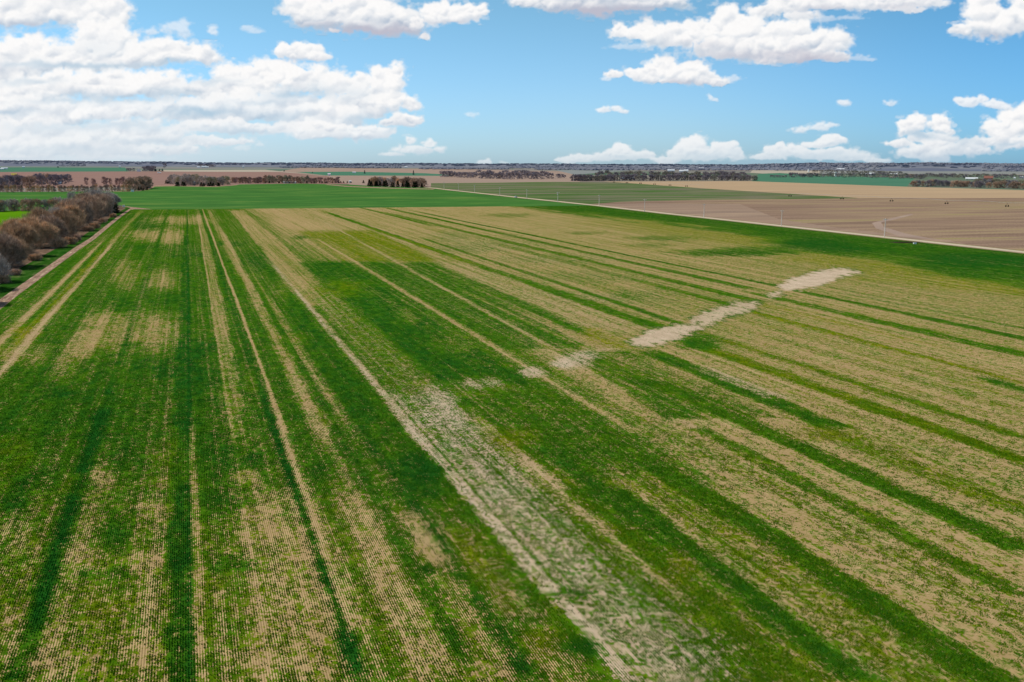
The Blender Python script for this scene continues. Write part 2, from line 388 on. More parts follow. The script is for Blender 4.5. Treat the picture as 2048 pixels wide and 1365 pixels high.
def put(m, d, h, b):
    global D, H, B
    if d is not None: D = D*(1-m)+d*m
    if h is not None: H = H*(1-m)+h*m
    if b is not None: B = B*(1-m)+b*m
# broken, patchy outlines for everything painted
NWX = fbm(S/3.1, T/9.0, 201, 4)-.5; NWL = fbm(S/14., T/60., 207, 3)-.5; NPX = fbm(S/2.2, T/3.0, 211, 4)-.5
def line(poly, hw, d=None, h=None, b=None, k=1., soft=.8, sof=None, rag=.8):
    y0 = min(p[1] for p in poly); y1 = max(p[1] for p in poly)
    sof = (y1-y0)*.13+8 if sof is None else sof*1.6+3
    dx = abs((PX-xat(poly, PY))*MPP + NWX*rag*hw*1.2)
    m = sstep(hw+soft*1.3, hw-soft, dx)*ends(PY, y0, y1, sof)*np.clip(k+NPX*rag*.5*(k > .2), 0, 1)
    put(m, d, h, b)
def line3(poly, *a, **kw):
    line(poly, *a, **kw)
def band(l, r, d=None, h=None, b=None, k=1., soft=1.0, y0=None, y1=None, sof=8, rag=1.):
    ya = max(min(p[1] for p in l), min(p[1] for p in r)) if y0 is None else y0
    yb = min(max(p[1] for p in l), max(p[1] for p in r)) if y1 is None else y1
    a = (PX-xat(l, PY))*MPP + NWX*rag*2.2; c = (xat(r, PY)-PX)*MPP + NWX*rag*2.2
    m = sstep(-soft, soft, a)*sstep(-soft, soft, c)*ends(PY + NWL*sof*2*rag, ya, yb, sof)*k
    put(m, d, h, b)
def spot(pts, d=None, h=None, b=None, k=1., edge=.7, rag=1.):
    if h is not None and h >= .85 and d is not None and d >= .95 and max(p[2] for p in pts) < 80: k *= .72; edge = .95; rag = 1.7
    for (x, y, rx, ry) in pts:
        q = np.sqrt(((PX-x)/rx)**2+((PY-y)/ry)**2) + NWX*rag*.9 + NPX*rag*.5
        put(sstep(1+edge, 1-edge, q)*k, d, h, b)
def E(T_, z, rx, ry):                      # spot given in an enlarged tile
    f = 2.736 if T_ in (T4, T5, T6) else 2.926
    (x, y), = T_([z]); return (x, y, rx/f, ry/f)
# -- general state of the crop
kk = (PX-368)/(PY-HZ).clip(5)
far_ = sstep(560, 440, PY)
right = sstep(1.05, 1.75, kk)
D = D - .42*right; H = H - .26*right
D = D - .20*far_*sstep(430, 600, PX); H = H - .1*far_
near = sstep(820, 1150, PY)*sstep(1.0, .6, kk); D = D - .30*near; H = H-.32*near
rb = sstep(1300, 1500, PX)*sstep(620, 760, PY); D = D - .12*rb
# strip along the road stays dense and deep green
rd = (sR(T)-S)
yb_ = xat([(409, 1040), (440, 1250), (470, 1480), (505, 1700), (555, 2048)], PX) if False else np.interp(PX, [1000, 1060, 1250, 1480, 1700, 1880, 2048, 2300], [412, 418, 441, 470, 516, 548, 580, 620])
def roadside():
    ol = sstep(30, -4, abs(PY-yb_-8+NWL*26))*sstep(1080, 1300, PX)*.75
    put(ol, .70, .05, 0)
    gm = sstep(8, -9, PY-yb_+NWL*24+NWX*10)*sstep(985, 1040, PX)
    put(gm, .98, .72, 0)
    spot([(1640, 494, 55, 9), (1600, 484, 70, 8), (1700, 500, 40, 5), (2000, 525, 110, 12), (1900, 520, 70, 10)], 1.0, 1.0, 0, .8, .7)
    spot([(1560, 500, 60, 6), (1480, 506, 90, 5)], .92, .8, 0, .6, .95, 1.8)
    spot([(1700, 522, 120, 8), (1960, 572, 120, 10), (1500, 480, 80, 6)], .66, .0, 0, .5, .8)
roadside()
spot([(1500, 441, 60, 5), (1330, 428, 60, 4), (1640, 494, 55, 9), (1600, 484, 70, 8), (1700, 500, 40, 5), (1560, 500, 60, 7), (1480, 506, 90, 7), (2000, 525, 110, 12), (1900, 520, 70, 10)], 1.0, 1.0, 0, .85, .5)
spot([(1430, 495, 130, 12), (1450, 470, 110, 7), (1330, 495, 90, 9), (1700, 522, 120, 8), (1620, 470, 110, 7), (1960, 570, 120, 12), (1800, 560, 110, 8), (2050, 556, 100, 8), (1680, 540, 60, 8)], .62, .0, 0, .65, .6)
# tan zone over the far middle
band([(560, 418), (640, 455), (760, 500), (900, 560)], [(1000, 413), (1200, 430), (1420, 452), (1600, 500)], .46, .2, .05, .8, 6, sof=4)
spot([(1050, 420, 110, 5), (1150, 440, 160, 9), (1300, 452, 130, 8), (1250, 470, 170, 10), (1000, 430, 150, 9)], .40, .2, .05, .7, .7)
spot([(1020, 432, 45, 4), (1170, 468, 40, 3), (1310, 478, 60, 4), (1480, 500, 60, 5)], .75, .6, 0, .7, .5)
spot([(905, 475, 40, 9), (930, 500, 55, 8), (990, 492, 90, 12), (1110, 520, 110, 10), (1180, 600, 150, 10)], .6, .5, .2, .7, .7)
# -- left half of the field, far end
spot([E(T1, (880, 130), 130, 36), E(T1, (850, 175), 60, 20)], 1, 1, 0, .9)
spot([E(T1, (1050, 122), 180, 26), E(T1, (870, 215), 120, 36), E(T1, (1000, 225), 75, 60)], .3, .2, 0, .7, .6)
spot([E(T1, (960, 480), 110, 60)], .30, .2, 0, .6); spot([E(T1, (900, 780), 150, 130)], .32, .2, 0, .65, .6)
spot([E(T1, (640, 770), 150, 110), E(T1, (520, 860), 110, 90)], .38, .2, 0, .7, .5)
spot([E(T1, (740, 440), 90, 90)], .42, .2, 0, .55, .6)
spot([E(T1, (430, 1010), 90, 80), E(T1, (260, 920), 150, 60)], .42, .2, 0, .5, .6)
spot([E(T1, (930, 595), 120, 60), E(T1, (700, 610), 130, 50)], 1, .7, 0, .8)
spot([E(T1, (1080, 300), 100, 40), E(T1, (880, 280), 150, 14)], .95, .9, 0, .7)
spot([E(T1, (1350, 262), 90, 14), E(T1, (1500, 360), 100, 50), E(T1, (1180, 330), 90, 14), E(T1, (1760, 222), 40, 10), E(T1, (1750, 425), 60, 9)], 1, 1, 0, .9)
line(T1([(550, 300), (300, 540), (100, 740), (0, 850)]), .9, .28, .2, .1)
line(T1([(810, 85), (770, 130), (640, 260)]), 1.6, .45, .1, 0, .6)
band(T1([(560, 320), (330, 580), (0, 930)]), T1([(620, 290), (400, 540), (0, 1000)]), .92, .12, 0, .9, .8, sof=12)
spot([E(T1, (130, 790), 90, 60)], .75, -.1, 0, .7); spot([E(T1, (40, 900), 90, 50)], .5, 0, 0, .6)
line(T1([(640, 285), (480, 450), (240, 740), (0, 1040)]), .85, .26, .2, .2)
line(T1([(700, 330), (520, 560), (470, 660), (200, 1130), (20, 1363)])+T4([(0, 60)]), .9, .95, .7, 0, .8)
line(T1([(480, 960), (400, 1150), (330, 1300)])+T4([(250, 60), (130, 300), (30, 520)]), .8, .95, .7, 0, .8, sof=14)
line(T1([(560, 880), (500, 1200)]), .8, .9, .6, 0, .6)
line(T1([(970, 60), (930, 240), (840, 560), (780, 760), (700, 960), (560, 1363)]), .8, .95, .75, 0, .95)
line(T4([(545, -100), (525, 60), (440, 290), (330, 620), (230, 920), (150, 1170), (110, 1365)]), .9, 1, 1, 0, .95, sof=6)
line(T4([(300, -40), (200, 180), (100, 400), (0, 600)]), .9, .9, .7, 0, .6)
# the dark strip straight down
band([(372, 418), (372, 560), (350, 640), (348, 866), (325, 1365)], [(382, 418), (380, 600), (378, 866), (386, 1365)], .97, .8, 0, .85, .35, y0=480, y1=1500, sof=30)
line([(379, 430), (377, 700), (380, 866), (386, 1365)], .35, 1, 1, 0, .95, .3, rag=.3)
spot([E(T1, (1180, 900), 150, 60), E(T1, (1000, 1000), 160, 90), E(T1, (1200, 1060), 120, 110), E(T1, (380, 1150), 150, 30)], 1, .9, 0, .8, .5)
line([(385, 880), (388, 1100), (400, 1365)], .35, .3, .2, 0, .8, .3, rag=.5)
line([(403, 434), (411, 516), (427, 619), (444, 725), (461, 866), (490, 1060), (520, 1210), (549, 1365)], .3, .10, .2, .1, .75, .25, sof=6)
band([(403, 434), (411, 516), (427, 619), (444, 725), (461, 866), (490, 1060), (549, 1365)], [(420, 434), (440, 560), (470, 700), (500, 866), (520, 1060), (590, 1365)], .42, .2, .05, .62, .7, sof=10)
line(T1([(1190, 50), (1260, 260), (1330, 450), (1430, 730), (1500, 920), (1600, 1190), (1660, 1363)]), .34, .14, .2, 0, .9, .4, sof=3, rag=.8)
line(T1([(1180, 60), (1240, 260), (1300, 450), (1395, 730), (1470, 960), (1560, 1190), (1610, 1363)]), .9, .97, .8, 0, .8, .5, sof=3)
line(T4([(1500, -60), (1560, 150), (1650, 400), (1730, 680), (1800, 850), (1870, 1050), (1915, 1290)]), .8, 1, .95, 0, .95, .4, rag=.5)
line(T4([(1545, -60), (1640, 240), (1720, 520), (1790, 720), (1900, 1020)]), .4, .12, .2, .1, .7, .3)
# tan band and the dense area between it and the pale line
band(T1([(1375, 65), (1500, 230), (1620, 400), (1760, 590), (1900, 760), (2048, 930)]), T1([(1450, 65), (1640, 230), (1800, 400), (1930, 520), (2048, 620)]), .33, .2, 0, .8, 1.0, sof=5)
spot([E(T1, (1900, 560), 120, 60), E(T1, (1980, 700), 100, 60)], .72, .3, 0, .6)
line(T1([(1350, 220), (1400, 400), (1500, 640), (1640, 860), (1800, 1200), (1880, 1363)]), 1.2, .34, .2, .05, .8)
line(T1([(1250, 80), (1330, 300), (1380, 420)]), 1.2, .4, .2, 0, .6)
line(T1([(1480, 420), (1600, 640), (1700, 800), (1800, 960), (2000, 1300)]), .35, .4, .2, 0, .7)
band(T1([(1560, 300), (1700, 600), (1850, 900), (2010, 1300)]), T1([(1620, 400), (1780, 600), (1930, 800), (2048, 960)])+T2([(60, 1060), (300, 1363)]), .99, .7, 0, .85, .8, sof=10)
spot([E(T1, (1470, 1080), 40, 50), E(T1, (1740, 830), 70, 40), E(T1, (1900, 1290), 90, 40)], .85, .2, 0, .5)
line(T1([(1590, 400), (1760, 600), (1860, 680), (1960, 800), (2048, 930)])+T2([(0, 760), (140, 960), (300, 1170), (470, 1363)])+T5([(600, 210), (800, 440), (1000, 680), (1150, 870), (1400, 1150), (1590, 1365)]), .6, .36, .2, .8, .85, .7, sof=12, rag=1.1)
spot([E(T1, (1660, 520), 60, 60)], .6, .2, 0, .5)
# yellow green strips behind the sharp edge, deep green before it
band([(600, 440), (640, 500), (680, 528)], [(700, 440), (800, 480), (905, 528)], .88, .05, 0, .75, 4, y0=465, y1=524, sof=6, rag=.3)
band([(560, 450), (600, 500), (640, 560), (700, 640), (780, 740), (905, 870)], [(770, 450), (905, 540), (1180, 700), (1250, 740), (1290, 760)], .93, .72, 0, .85, 2.5, y0=528, y1=700, sof=5, rag=.6)
band([(700, 640), (905, 868), (1120, 1090), (1370, 1365)], [(1150, 690), (1370, 866), (1540, 1020), (1700, 1200), (1850, 1365)], .88, .50, .03, .8, 4, y0=650, y1=930, sof=70)
band([(905, 868), (1120, 1090), (1370, 1365)], [(1370, 866), (1540, 1020), (1850, 1365)], .70, .22, .03, .8, 5, y0=960, y1=1500, sof=60)
band(T2([(-170, 375), (0, 560), (130, 680), (350, 880), (600, 1060), (740, 1100)]), T2([(130, 380), (400, 580), (650, 770), (850, 900), (1040, 1030)]), .98, .75, 0, .9, .8, y0=528, y1=772, sof=8, rag=.8)
spot([E(T2, (60, 520), 130, 50)], .95, .1, 0, .7); spot([E(T2, (700, 850), 160, 60), E(T2, (420, 690), 60, 40)], .78, .4, 0, .7)
band(T2([(600, 380), (900, 500), (1150, 620), (1350, 760), (1430, 860)]), T2([(800, 380), (1150, 590), (1450, 700), (1690, 800)]), 1.0, .75, 0, .7, 1.5, sof=5)
# pale mottled broad band left of it, down to the lower edge
band(T2([(-60, 620), (0, 700), (200, 960), (470, 1300), (520, 1363)])+T5([(860, 400), (1200, 860), (1620, 1365)]), T2([(0, 560), (250, 780), (560, 1060), (740, 1150), (900, 1363)])+T5([(1250, 380), (1560, 640), (1915, 960)]), .72, .30, .35, .75, 1.6, y0=600, y1=1500, sof=15)
band(T2([(420, 1230), (520, 1363)])+T5([(600, 200), (1000, 680), (1600, 1365)]), T2([(700, 1130), (900, 1363)])+T5([(1000, 200), (1400, 620), (2000, 1200)]), .60, .4, .85, .8, 2.0, y0=790, y1=1500, sof=25)
spot([E(T2, (620, 1190), 90, 90), E(T2, (680, 1290), 90, 80), E(T2, (560, 1290), 70, 60)], .46, .5, 1, .75, .7)
spot([E(T5, (700, 60), 160, 70), E(T5, (780, 200), 70, 60), E(T5, (900, 330), 90, 80), E(T5, (1330, 800), 60, 60), E(T5, (1450, 1130), 60, 60)], .46, .5, 1, .6, .8)
line(T5([(860, -20), (1000, 130), (1100, 260), (1380, 470), (1600, 650), (1915, 900)]), 1.0, .16, .2, .3, .85)
line(T5([(430, -10), (600, 200), (800, 440), (1000, 680), (1150, 870), (1400, 1150), (1600, 1365)]), .8, .34, .3, 1, .85, .6, rag=.9)
line(T5([(1000, 400), (1250, 640), (1400, 760), (1700, 1050), (1915, 1240)]), .8, .3, .3, .9, .5)
# rows of stripes right of centre
line(T2([(-60, 240), (0, 300), (130, 372), (400, 540), (600, 650), (800, 780), (1000, 910), (1130, 990), (1250, 1060), (1500, 1230), (1700, 1363)]), .8, .34, .2, .05, .9, .8, sof=3)
line(T2([(0, 110), (200, 250), (360, 372), (560, 480), (760, 600), (950, 700), (1180, 830), (1360, 930), (1600, 1040), (1800, 1150), (2048, 1290)])+T6([(350, 180)]), .8, .36, .2, .2, .9, .8, sof=3)
line(T2([(900, 560), (1150, 740), (1300, 830)]), .8, .45, .2, 0, .6)
line(T2([(100, 40), (300, 180), (500, 290), (640, 372), (1100, 580), (1330, 680), (1560, 800)]), 2.2, .44, .25, .1, .85, 1.4)
band(T2([(560, 378), (900, 500), (1150, 600), (1560, 800)]), T2([(800, 385), (1000, 465), (1300, 550), (1500, 630), (1850, 760)]), .44, .3, .15, .85, 1.6, sof=8)
spot([E(T2, (1620, 850), 150, 40), E(T2, (1520, 800), 80, 40)], .66, -.1, 0, .8); spot([E(T2, (1600, 900), 100, 30)], .55, .1, .6, .6)
band(T2([(1640, 900), (1800, 1030), (2048, 1170)])+T6([(150, 190), (350, 420)]), T2([(1700, 860), (1900, 950), (2048, 1010)])+T3([(0, 1000), (200, 1100), (480, 1290)]), 1, .65, 0, .9, 1, sof=5)
# bare strip: tan stubble everywhere right of centre first
spot([(1500, 740, 330, 80), (1800, 850, 330, 110), (1900, 760, 220, 60), (1700, 640, 150, 30), (1850, 1150, 250, 120)], .42, .1, .05, .5, .7)
dk = dict(k=.95, soft=.8, sof=4, rag=.9)
line(T2([(-20, 85), (300, 190), (600, 300), (800, 375), (1000, 455), (1300, 540), (1500, 620), (1700, 690), (1880, 750)]), 2.3, .95, .55, 0, **dk)
line(T2([(200, 170), (500, 270), (800, 375)]), 2, .85, .0, 0, .5)
line(T2([(650, 240), (900, 360), (1100, 430), (1300, 490), (1500, 560), (1700, 630), (1900, 700), (2048, 745)]), 1.4, .92, .6, 0, **dk)
line(T2([(180, 50), (400, 115), (520, 145)]), 2, .9, .5, 0, **dk)
line(T2([(340, 60), (600, 120), (900, 190), (1200, 250), (1400, 290), (1700, 345), (2048, 445)])+T3([(350, 520)]), 2.4, .9, .6, 0, **dk)
line(T2([(480, 80), (760, 130), (1000, 185), (1300, 240), (1600, 295), (2048, 390)])+T3([(300, 450), (610, 520)]), 1.5, .95, .7, 0, **dk)
line(T2([(300, 90), (600, 150), (900, 225), (1200, 290), (1500, 360), (1800, 430), (2048, 500)])+T3([(200, 540), (440, 592)]), 2.6, .85, .5, 0, **dk)
line(T2([(1000, 270), (1400, 380), (1600, 430), (1850, 490), (2048, 550)])+T3([(320, 628)]), 2.2, .8, .45, 0, **dk)
spot([E(T2, (1030, 212), 50, 9), E(T2, (1500, 455), 300, 30), E(T2, (1750, 560), 200, 30)], .7, .6, .1, .5)
spot([E(T2, (1850, 270), 110, 12), E(T2, (2000, 230), 150, 18), E(T3, (200, 320), 250, 16)], .8, .8, 0, .5)
line(T3([(660, 530), (1000, 590), (1300, 660), (1600, 720), (2048, 825)]), 1.9, .96, .6, 0, **dk)
line(T3([(1080, 565), (1400, 630), (1700, 695), (2048, 765)]), 1.3, .7, .4, .2, **dk)
line(T3([(560, 560), (900, 640), (1200, 720), (1500, 790), (1800, 865), (2048, 925)]), 2.6, .9, .5, 0, **dk)
line(T3([(470, 620), (900, 710), (1300, 800), (1600, 880)]), 1.6, .6, -.1, 0, k=.7, soft=1.5)
line(T3([(400, 650), (700, 730), (1000, 810), (1300, 890), (1600, 970), (2048, 1085)]), 1.5, .8, .1, 0, **dk)
line(T3([(1900, 1060), (2048, 1140)]), 1.5, .9, .6, 0, **dk)
line(T3([(110, 765), (350, 850), (600, 930), (850, 1010), (1200, 1130), (1500, 1230), (1900, 1363)])+T6([(1850, 30)]), 1.3, .88, .25, 0, **dk)
line(T3([(20, 815), (220, 880), (400, 950), (700, 1060), (1000, 1160), (1250, 1260), (1560, 1363)])+T6([(1600, 60), (1915, 170)]), 2.0, .95, .2, 0, **dk)
spot([E(T3, (150, 850), 110, 40)], 1, .8, 0, .8)
line(T3([(700, 840), (1100, 950), (1500, 1080), (2000, 1260)]), 1.8, .52, .3, .1, k=.6, soft=1.5)
line(T3([(900, 640), (1500, 760), (2048, 880)]), 1.2, .5, .1, 0, k=.5)
line(T3([(1000, 560), (1500, 630), (2048, 700)]), 3, .5, .3, .2, k=.5, soft=2)
line(T3([(-120, 905), (0, 950), (300, 1060), (550, 1180), (860, 1340)]), 2.2, .97, .6, 0, **dk)
line(T3([(200, 1010), (450, 1130), (620, 1160)]), 2, .4, .5, .8, k=.6)
line(T3([(-40, 1090), (250, 1230), (503, 1363)])+T6([(800, 130), (1200, 330), (1500, 480), (1915, 650)]), 1.9, .95, .45, 0, **dk)
line(T6([(180, 0), (450, 150), (600, 240), (900, 390), (1200, 570), (1500, 720), (1915, 900)]), 1.3, .88, .35, 0, **dk)
line(T6([(850, 20), (1200, 150), (1500, 300), (1915, 430)]), 3, .72, .15, 0, k=.8, soft=1.5)
line(T6([(0, 30), (300, 150), (600, 330), (850, 500), (1100, 600), (1500, 850), (1915, 1100)]), 2, .66, .2, .1, k=.8, soft=1.2)
line(T6([(-60, 210), (0, 250), (300, 440), (560, 620), (900, 850), (1200, 1050), (1500, 1230), (1700, 1350)]), 1.8, .93, .45, 0, **dk)
line(T6([(150, 400), (500, 720), (900, 1000), (1200, 1300)]), 1.4, .66, .2, 0, k=.6)
line(T6([(-300, 330), (0, 570), (300, 770), (600, 1030), (850, 1280), (950, 1365)]), 1.9, .99, .6, 0, **dk)
line(T6([(-500, 330), (-200, 560), (0, 740), (250, 1040), (450, 1260), (520, 1340)]), 1.4, .92, .35, 0, **dk)
line(T6([(-700, 60), (-300, 400), (-80, 620)]), 1.7, .95, .6, 0, **dk)
line(T6([(-120, 300), (150, 520), (500, 860), (780, 1120), (1000, 1365)]), .6, .3, .1, .2, k=.6, soft=1.2)
spot([E(T5, (960, 50), 150, 60), E(T6, (800, 20), 150, 40)], .86, -.1, 0, .55, .9)
spot([E(T6, (0, 1150), 260, 140), E(T6, (0, 1250), 330, 110)], .50, .5, .8, .5)
spot([E(T5, (460, 260), 120, 140), E(T5, (1010, 1060), 95, 50), E(T5, (420, 560), 60, 90), E(T5, (1330, 1200), 90, 40), E(T5, (1020, 1300), 60, 50), E(T5, (500, 770), 50, 25), E(T5, (1350, 900), 90, 30)], 1.06, 1.1, 0, .85)
line(T5([(200, 60), (330, 330), (460, 540), (620, 740), (780, 930), (950, 1110), (1080, 1310)]), .8, 1, .85, 0, .85)
line(T5([(60, 60), (200, 330), (300, 560), (400, 700), (560, 950), (700, 1200)]), .8, .95, .7, 0, .7)
line(T5([(0, 420), (120, 520), (260, 700), (400, 950), (560, 1300)]), 1.8, .32, .2, .05, .65)
line(T5([(390, 470), (470, 560), (560, 700)]), .9, .32, .2, .1, .8); line(T5([(700, 600), (860, 830), (1000, 1000), (1250, 1365)]), 1.0, .55, .1, 0, .5)
spot([E(T5, (820, 760), 140, 120), E(T5, (740, 620), 80, 60), E(T5, (1130, 1150), 120, 60)], .88, .15, 0, .5, .9)
spot([E(T4, (1600, 620), 130, 200), E(T4, (1500, 470), 90, 120), E(T4, (1700, 980), 180, 140), E(T4, (780, 720), 90, 60), E(T4, (800, 950), 80, 120), E(T4, (420, 700), 90, 90), E(T4, (90, 560), 80, 90),
      E(T4, (300, 1250), 180, 130), E(T4, (760, 1200), 120, 110), E(T4, (60, 1150), 80, 160), E(T4, (820, 440), 60, 50), E(T4, (560, 250), 60, 40), E(T4, (1480, 1250), 300, 100)], .36, .2, 0, .6, .7)
spot([E(T4, (1190, 765), 34, 28), E(T4, (1320, 730), 90, 34), E(T4, (630, 790), 90, 34), E(T4, (480, 790), 90, 30), E(T4, (990, 750), 80, 34), E(T4, (1770, 790), 55, 60), E(T4, (1210, 130), 110, 90), E(T4, (690, 120), 100, 100), E(T4, (480, 40), 40, 30),
      E(T4, (1260, 370), 110, 90), E(T4, (1720, 220), 60, 50), E(T4, (640, 560), 90, 90), E(T4, (80, 390), 60, 40), E(T4, (180, 250), 90, 60), E(T4, (1380, 170), 40, 40)], 1.0, .95, 0, .7, .5)
spot([E(T4, (930, 180), 110, 110), E(T4, (110, 120), 120, 110), E(T4, (560, 960), 120, 120), E(T4, (400, 290), 60, 50), E(T5, (1850, 760), 80, 60)], .82, 0, 0, .45, .9)
roadside()
NQX = fbm(S/1.0, T/1.7, 221, 3)-.5; SPK = sstep(.60, .74, fbm(S/.9+9, T/1.3, 225, 3))
# bare ground of the old field boundary, and speckled bare spots
def bare(poly, k=1., feather=5):
    q = np.full(PX.shape, 1e9); n = len(poly); ins = np.zeros(PX.shape, bool)
    for i in range(n):
        (x0, y0), (x1, y1) = poly[i], poly[(i+1) % n]
        c = (y0 > PY) != (y1 > PY)
        xi = (x1-x0)*(PY-y0)/((y1-y0) if y1 != y0 else 1e-9)+x0
        ins ^= c & (PX < xi)
        t = np.clip(((PX-x0)*(x1-x0)+(PY-y0)*(y1-y0))/((x1-x0)**2+(y1-y0)**2+1e-9), 0, 1)
        q = np.minimum(q, np.hypot(PX-x0-t*(x1-x0), (PY-y0-t*(y1-y0))*1.6))
    sd = np.where(ins, -q, q) + NWX*13 + NPX*13 + NQX*17 + 1.6
    put(sstep(feather*2.4, feather, sd)*.9, .75, .8, .3)
    put(sstep(feather*1.6, -feather*1.6, sd)*k, -.12+SPK*(1.25-k), .3, 1)
bare(T3([(600, 515), (680, 470), (850, 420), (1000, 405), (1085, 425), (960, 465), (860, 505), (760, 530), (650, 545)]), 1, 2.5)
bare(T3([(40, 745), (180, 665), (330, 615), (470, 598), (500, 615), (480, 645), (330, 690), (200, 745), (90, 800), (20, 800)]), .72, 4)
bare(T3([(540, 560), (620, 535), (640, 555), (560, 590)]), .7, 3)
bare([(1255, 688), (1290, 668), (1340, 656), (1395, 652), (1405, 660), (1360, 680), (1320, 690), (1280, 697)], .85, 4)
spot([E(T2, (1400, 950), 90, 36), E(T2, (1480, 920), 70, 26)], .25, .6, 1, .8, .8); spot([E(T2, (1150, 1020), 90, 34), E(T2, (1330, 965), 60, 20)], .25, .6, 1, .8, .6)
spot([E(T2, (800, 1090), 70, 30), E(T2, (900, 1080), 60, 25)], .28, .6, 1, .85, .8)
spot([E(T2, (880, 1100), 180, 60)], .75, .1, .3, .35, .6)
D += NWL*.10; D = np.clip(D, -.35, 1.25)
verts = np.stack([S, T, np.full(S.shape, .35)], -1).reshape(-1, 3)
nr, nc = S.shape
ii = (np.arange(nr-1)[:, None]*nc+np.arange(nc-1)[None, :]).ravel()
faces = np.stack([ii, ii+1, ii+nc+1, ii+nc], -1)
me = bpy.data.meshes.new('wheat_field'); me.vertices.add(len(verts)); me.vertices.foreach_set('co', verts.ravel().astype(np.float32))
me.loops.add(faces.size); me.loops.foreach_set('vertex_index', faces.ravel().astype(np.int32))
me.polygons.add(len(faces)); me.polygons.foreach_set('loop_start', np.arange(0, faces.size, 4, dtype=np.int32)); me.update(calc_edges=True)
for nm, a in (('crop_cover', D), ('crop_tone', H), ('bare_soil', B)):
    at_ = me.attributes.new(nm, 'FLOAT', 'POINT'); at_.data.foreach_set('value', a.ravel().astype(np.float32))
fld = bpy.data.objects.new('striped_wheat_field', me); COL.objects.link(fld); fld.rotation_euler = (0, 0, ALPHA)
tag(fld, kind='structure')
m, nt, bs = mat('striped_wheat'); L = nt.links
dn, tn, bn = attr(nt, 'crop_cover'), attr(nt, 'crop_tone'), attr(nt, 'bare_soil')
clump = noise(nt, coords(nt, 2.9, 2.1, 1), 1, 3, .66)
clump2 = noise(nt, coords(nt, .42, .2, 1), 1, 4, .6)
passes = noise(nt, coords(nt, .62, .0045, 1), 1, 4, .78)
wide = noise(nt, coords(nt, .22, .008, 1), 1, 2, .5)
fine = noise(nt, coords(nt, 7, 5, 1), 1, 2, .6)
tco = nt.nodes.new('ShaderNodeTexCoord'); sx = nt.nodes.new('ShaderNodeSeparateXYZ'); L.new(tco.outputs['Object'], sx.inputs[0])
row = math_(nt, 'SINE', math_(nt, 'ADD', math_(nt, 'MULTIPLY', sx.outputs[0], 2*math.pi/.215), math_(nt, 'MULTIPLY', clump, .8)))
row2 = math_(nt, 'SINE', math_(nt, 'MULTIPLY', sx.outputs[0], 2*math.pi/.94))
row3 = math_(nt, 'SINE', math_(nt, 'MULTIPLY', sx.outputs[0], 2*math.pi/2.9))
d1 = math_(nt, 'ADD', dn, math_(nt, 'MULTIPLY', math_(nt, 'SUBTRACT', clump2, .5), .70))
d1 = math_(nt, 'ADD', d1, math_(nt, 'MULTIPLY', math_(nt, 'SUBTRACT', passes, .5), 1.0))
d1 = math_(nt, 'ADD', d1, math_(nt, 'MULTIPLY', math_(nt, 'SUBTRACT', wide, .5), .35))
pass2 = noise(nt, coords(nt, 1.9, .009, 1), 1, 2, .6)
d1 = math_(nt, 'ADD', d1, math_(nt, 'MULTIPLY', math_(nt, 'SUBTRACT', pass2, .5), .75))
c0 = math_(nt, 'ADD', d1, math_(nt, 'MULTIPLY', math_(nt, 'SUBTRACT', clump, .5), 2.1))
c0 = math_(nt, 'ADD', c0, math_(nt, 'MULTIPLY', row, math_(nt, 'MULTIPLY', ramp01(nt, clump2, .25, .75), .30)))
clump3 = noise(nt, coords(nt, 1.05, .62, 1), 1, 3, .6)
c0 = math_(nt, 'ADD', c0, math_(nt, 'MULTIPLY', math_(nt, 'SUBTRACT', clump3, .5), 1.1))
c0 = math_(nt, 'ADD', c0, math_(nt, 'MULTIPLY', math_(nt, 'SUBTRACT', fine, .5), .5))
cover = ramp01(nt, c0, .31, .67)
tone2 = math_(nt, 'ADD', tn, math_(nt, 'MULTIPLY', math_(nt, 'SUBTRACT', clump2, .5), .8))
tone2 = math_(nt, 'ADD', tone2, math_(nt, 'MULTIPLY', math_(nt, 'SUBTRACT', c0, .9), .25))
g1 = mixc(nt, ramp01(nt, tone2, -.25, .5), GREEN_OLIVE, GREEN_MID)
g2 = mixc(nt, ramp01(nt, tone2, .35, 1.05), g1, GREEN_DEEP)
shadev = ramp01(nt, math_(nt, 'ADD', math_(nt, 'MULTIPLY', fine, .8), math_(nt, 'MULTIPLY', clump, .6)), .35, 1.0)
g3 = mixc(nt, 1.0, g2, mixc(nt, shadev, (.55, .60, .55), (1.5, 1.4, 1.35)), 'MULTIPLY')
mottle = noise(nt, coords(nt, .75, .33, 1), 1, 5, .72)
g3 = mixc(nt, 1.0, g3, mixc(nt, ramp01(nt, mottle, .36, .64), (.66, .72, .7), (1.38, 1.26, 1.2)), 'MULTIPLY')
soil = mixc(nt, bn, SOIL_TAN, SOIL_PALE)
straw = ramp01(nt, math_(nt, 'ADD', math_(nt, 'MULTIPLY', row, -.4), math_(nt, 'MULTIPLY', fine, 1.0)), .2, .95)
soil = mixc(nt, 1.0, soil, mixc(nt, straw, (.72, .70, .66), (1.18, 1.18, 1.14)), 'MULTIPLY')
soil = mixc(nt, 1.0, soil, mixc(nt, ramp01(nt, clump2, .3, .7), (.86, .84, .80), (1.1, 1.1, 1.1)), 'MULTIPLY')
fc = mixc(nt, cover, soil, g3)
fc = mixc(nt, math_(nt, 'MULTIPLY', math_(nt, 'MULTIPLY', ramp01(nt, cover, .05, .5), math_(nt, 'SUBTRACT', 1.0, math_(nt, 'MULTIPLY', bn, .8))), math_(nt, 'MULTIPLY', ramp01(nt, cover, .98, .4), .62)), fc, HALF_TONE)
L.new(fc, bs.inputs['Base Color'])
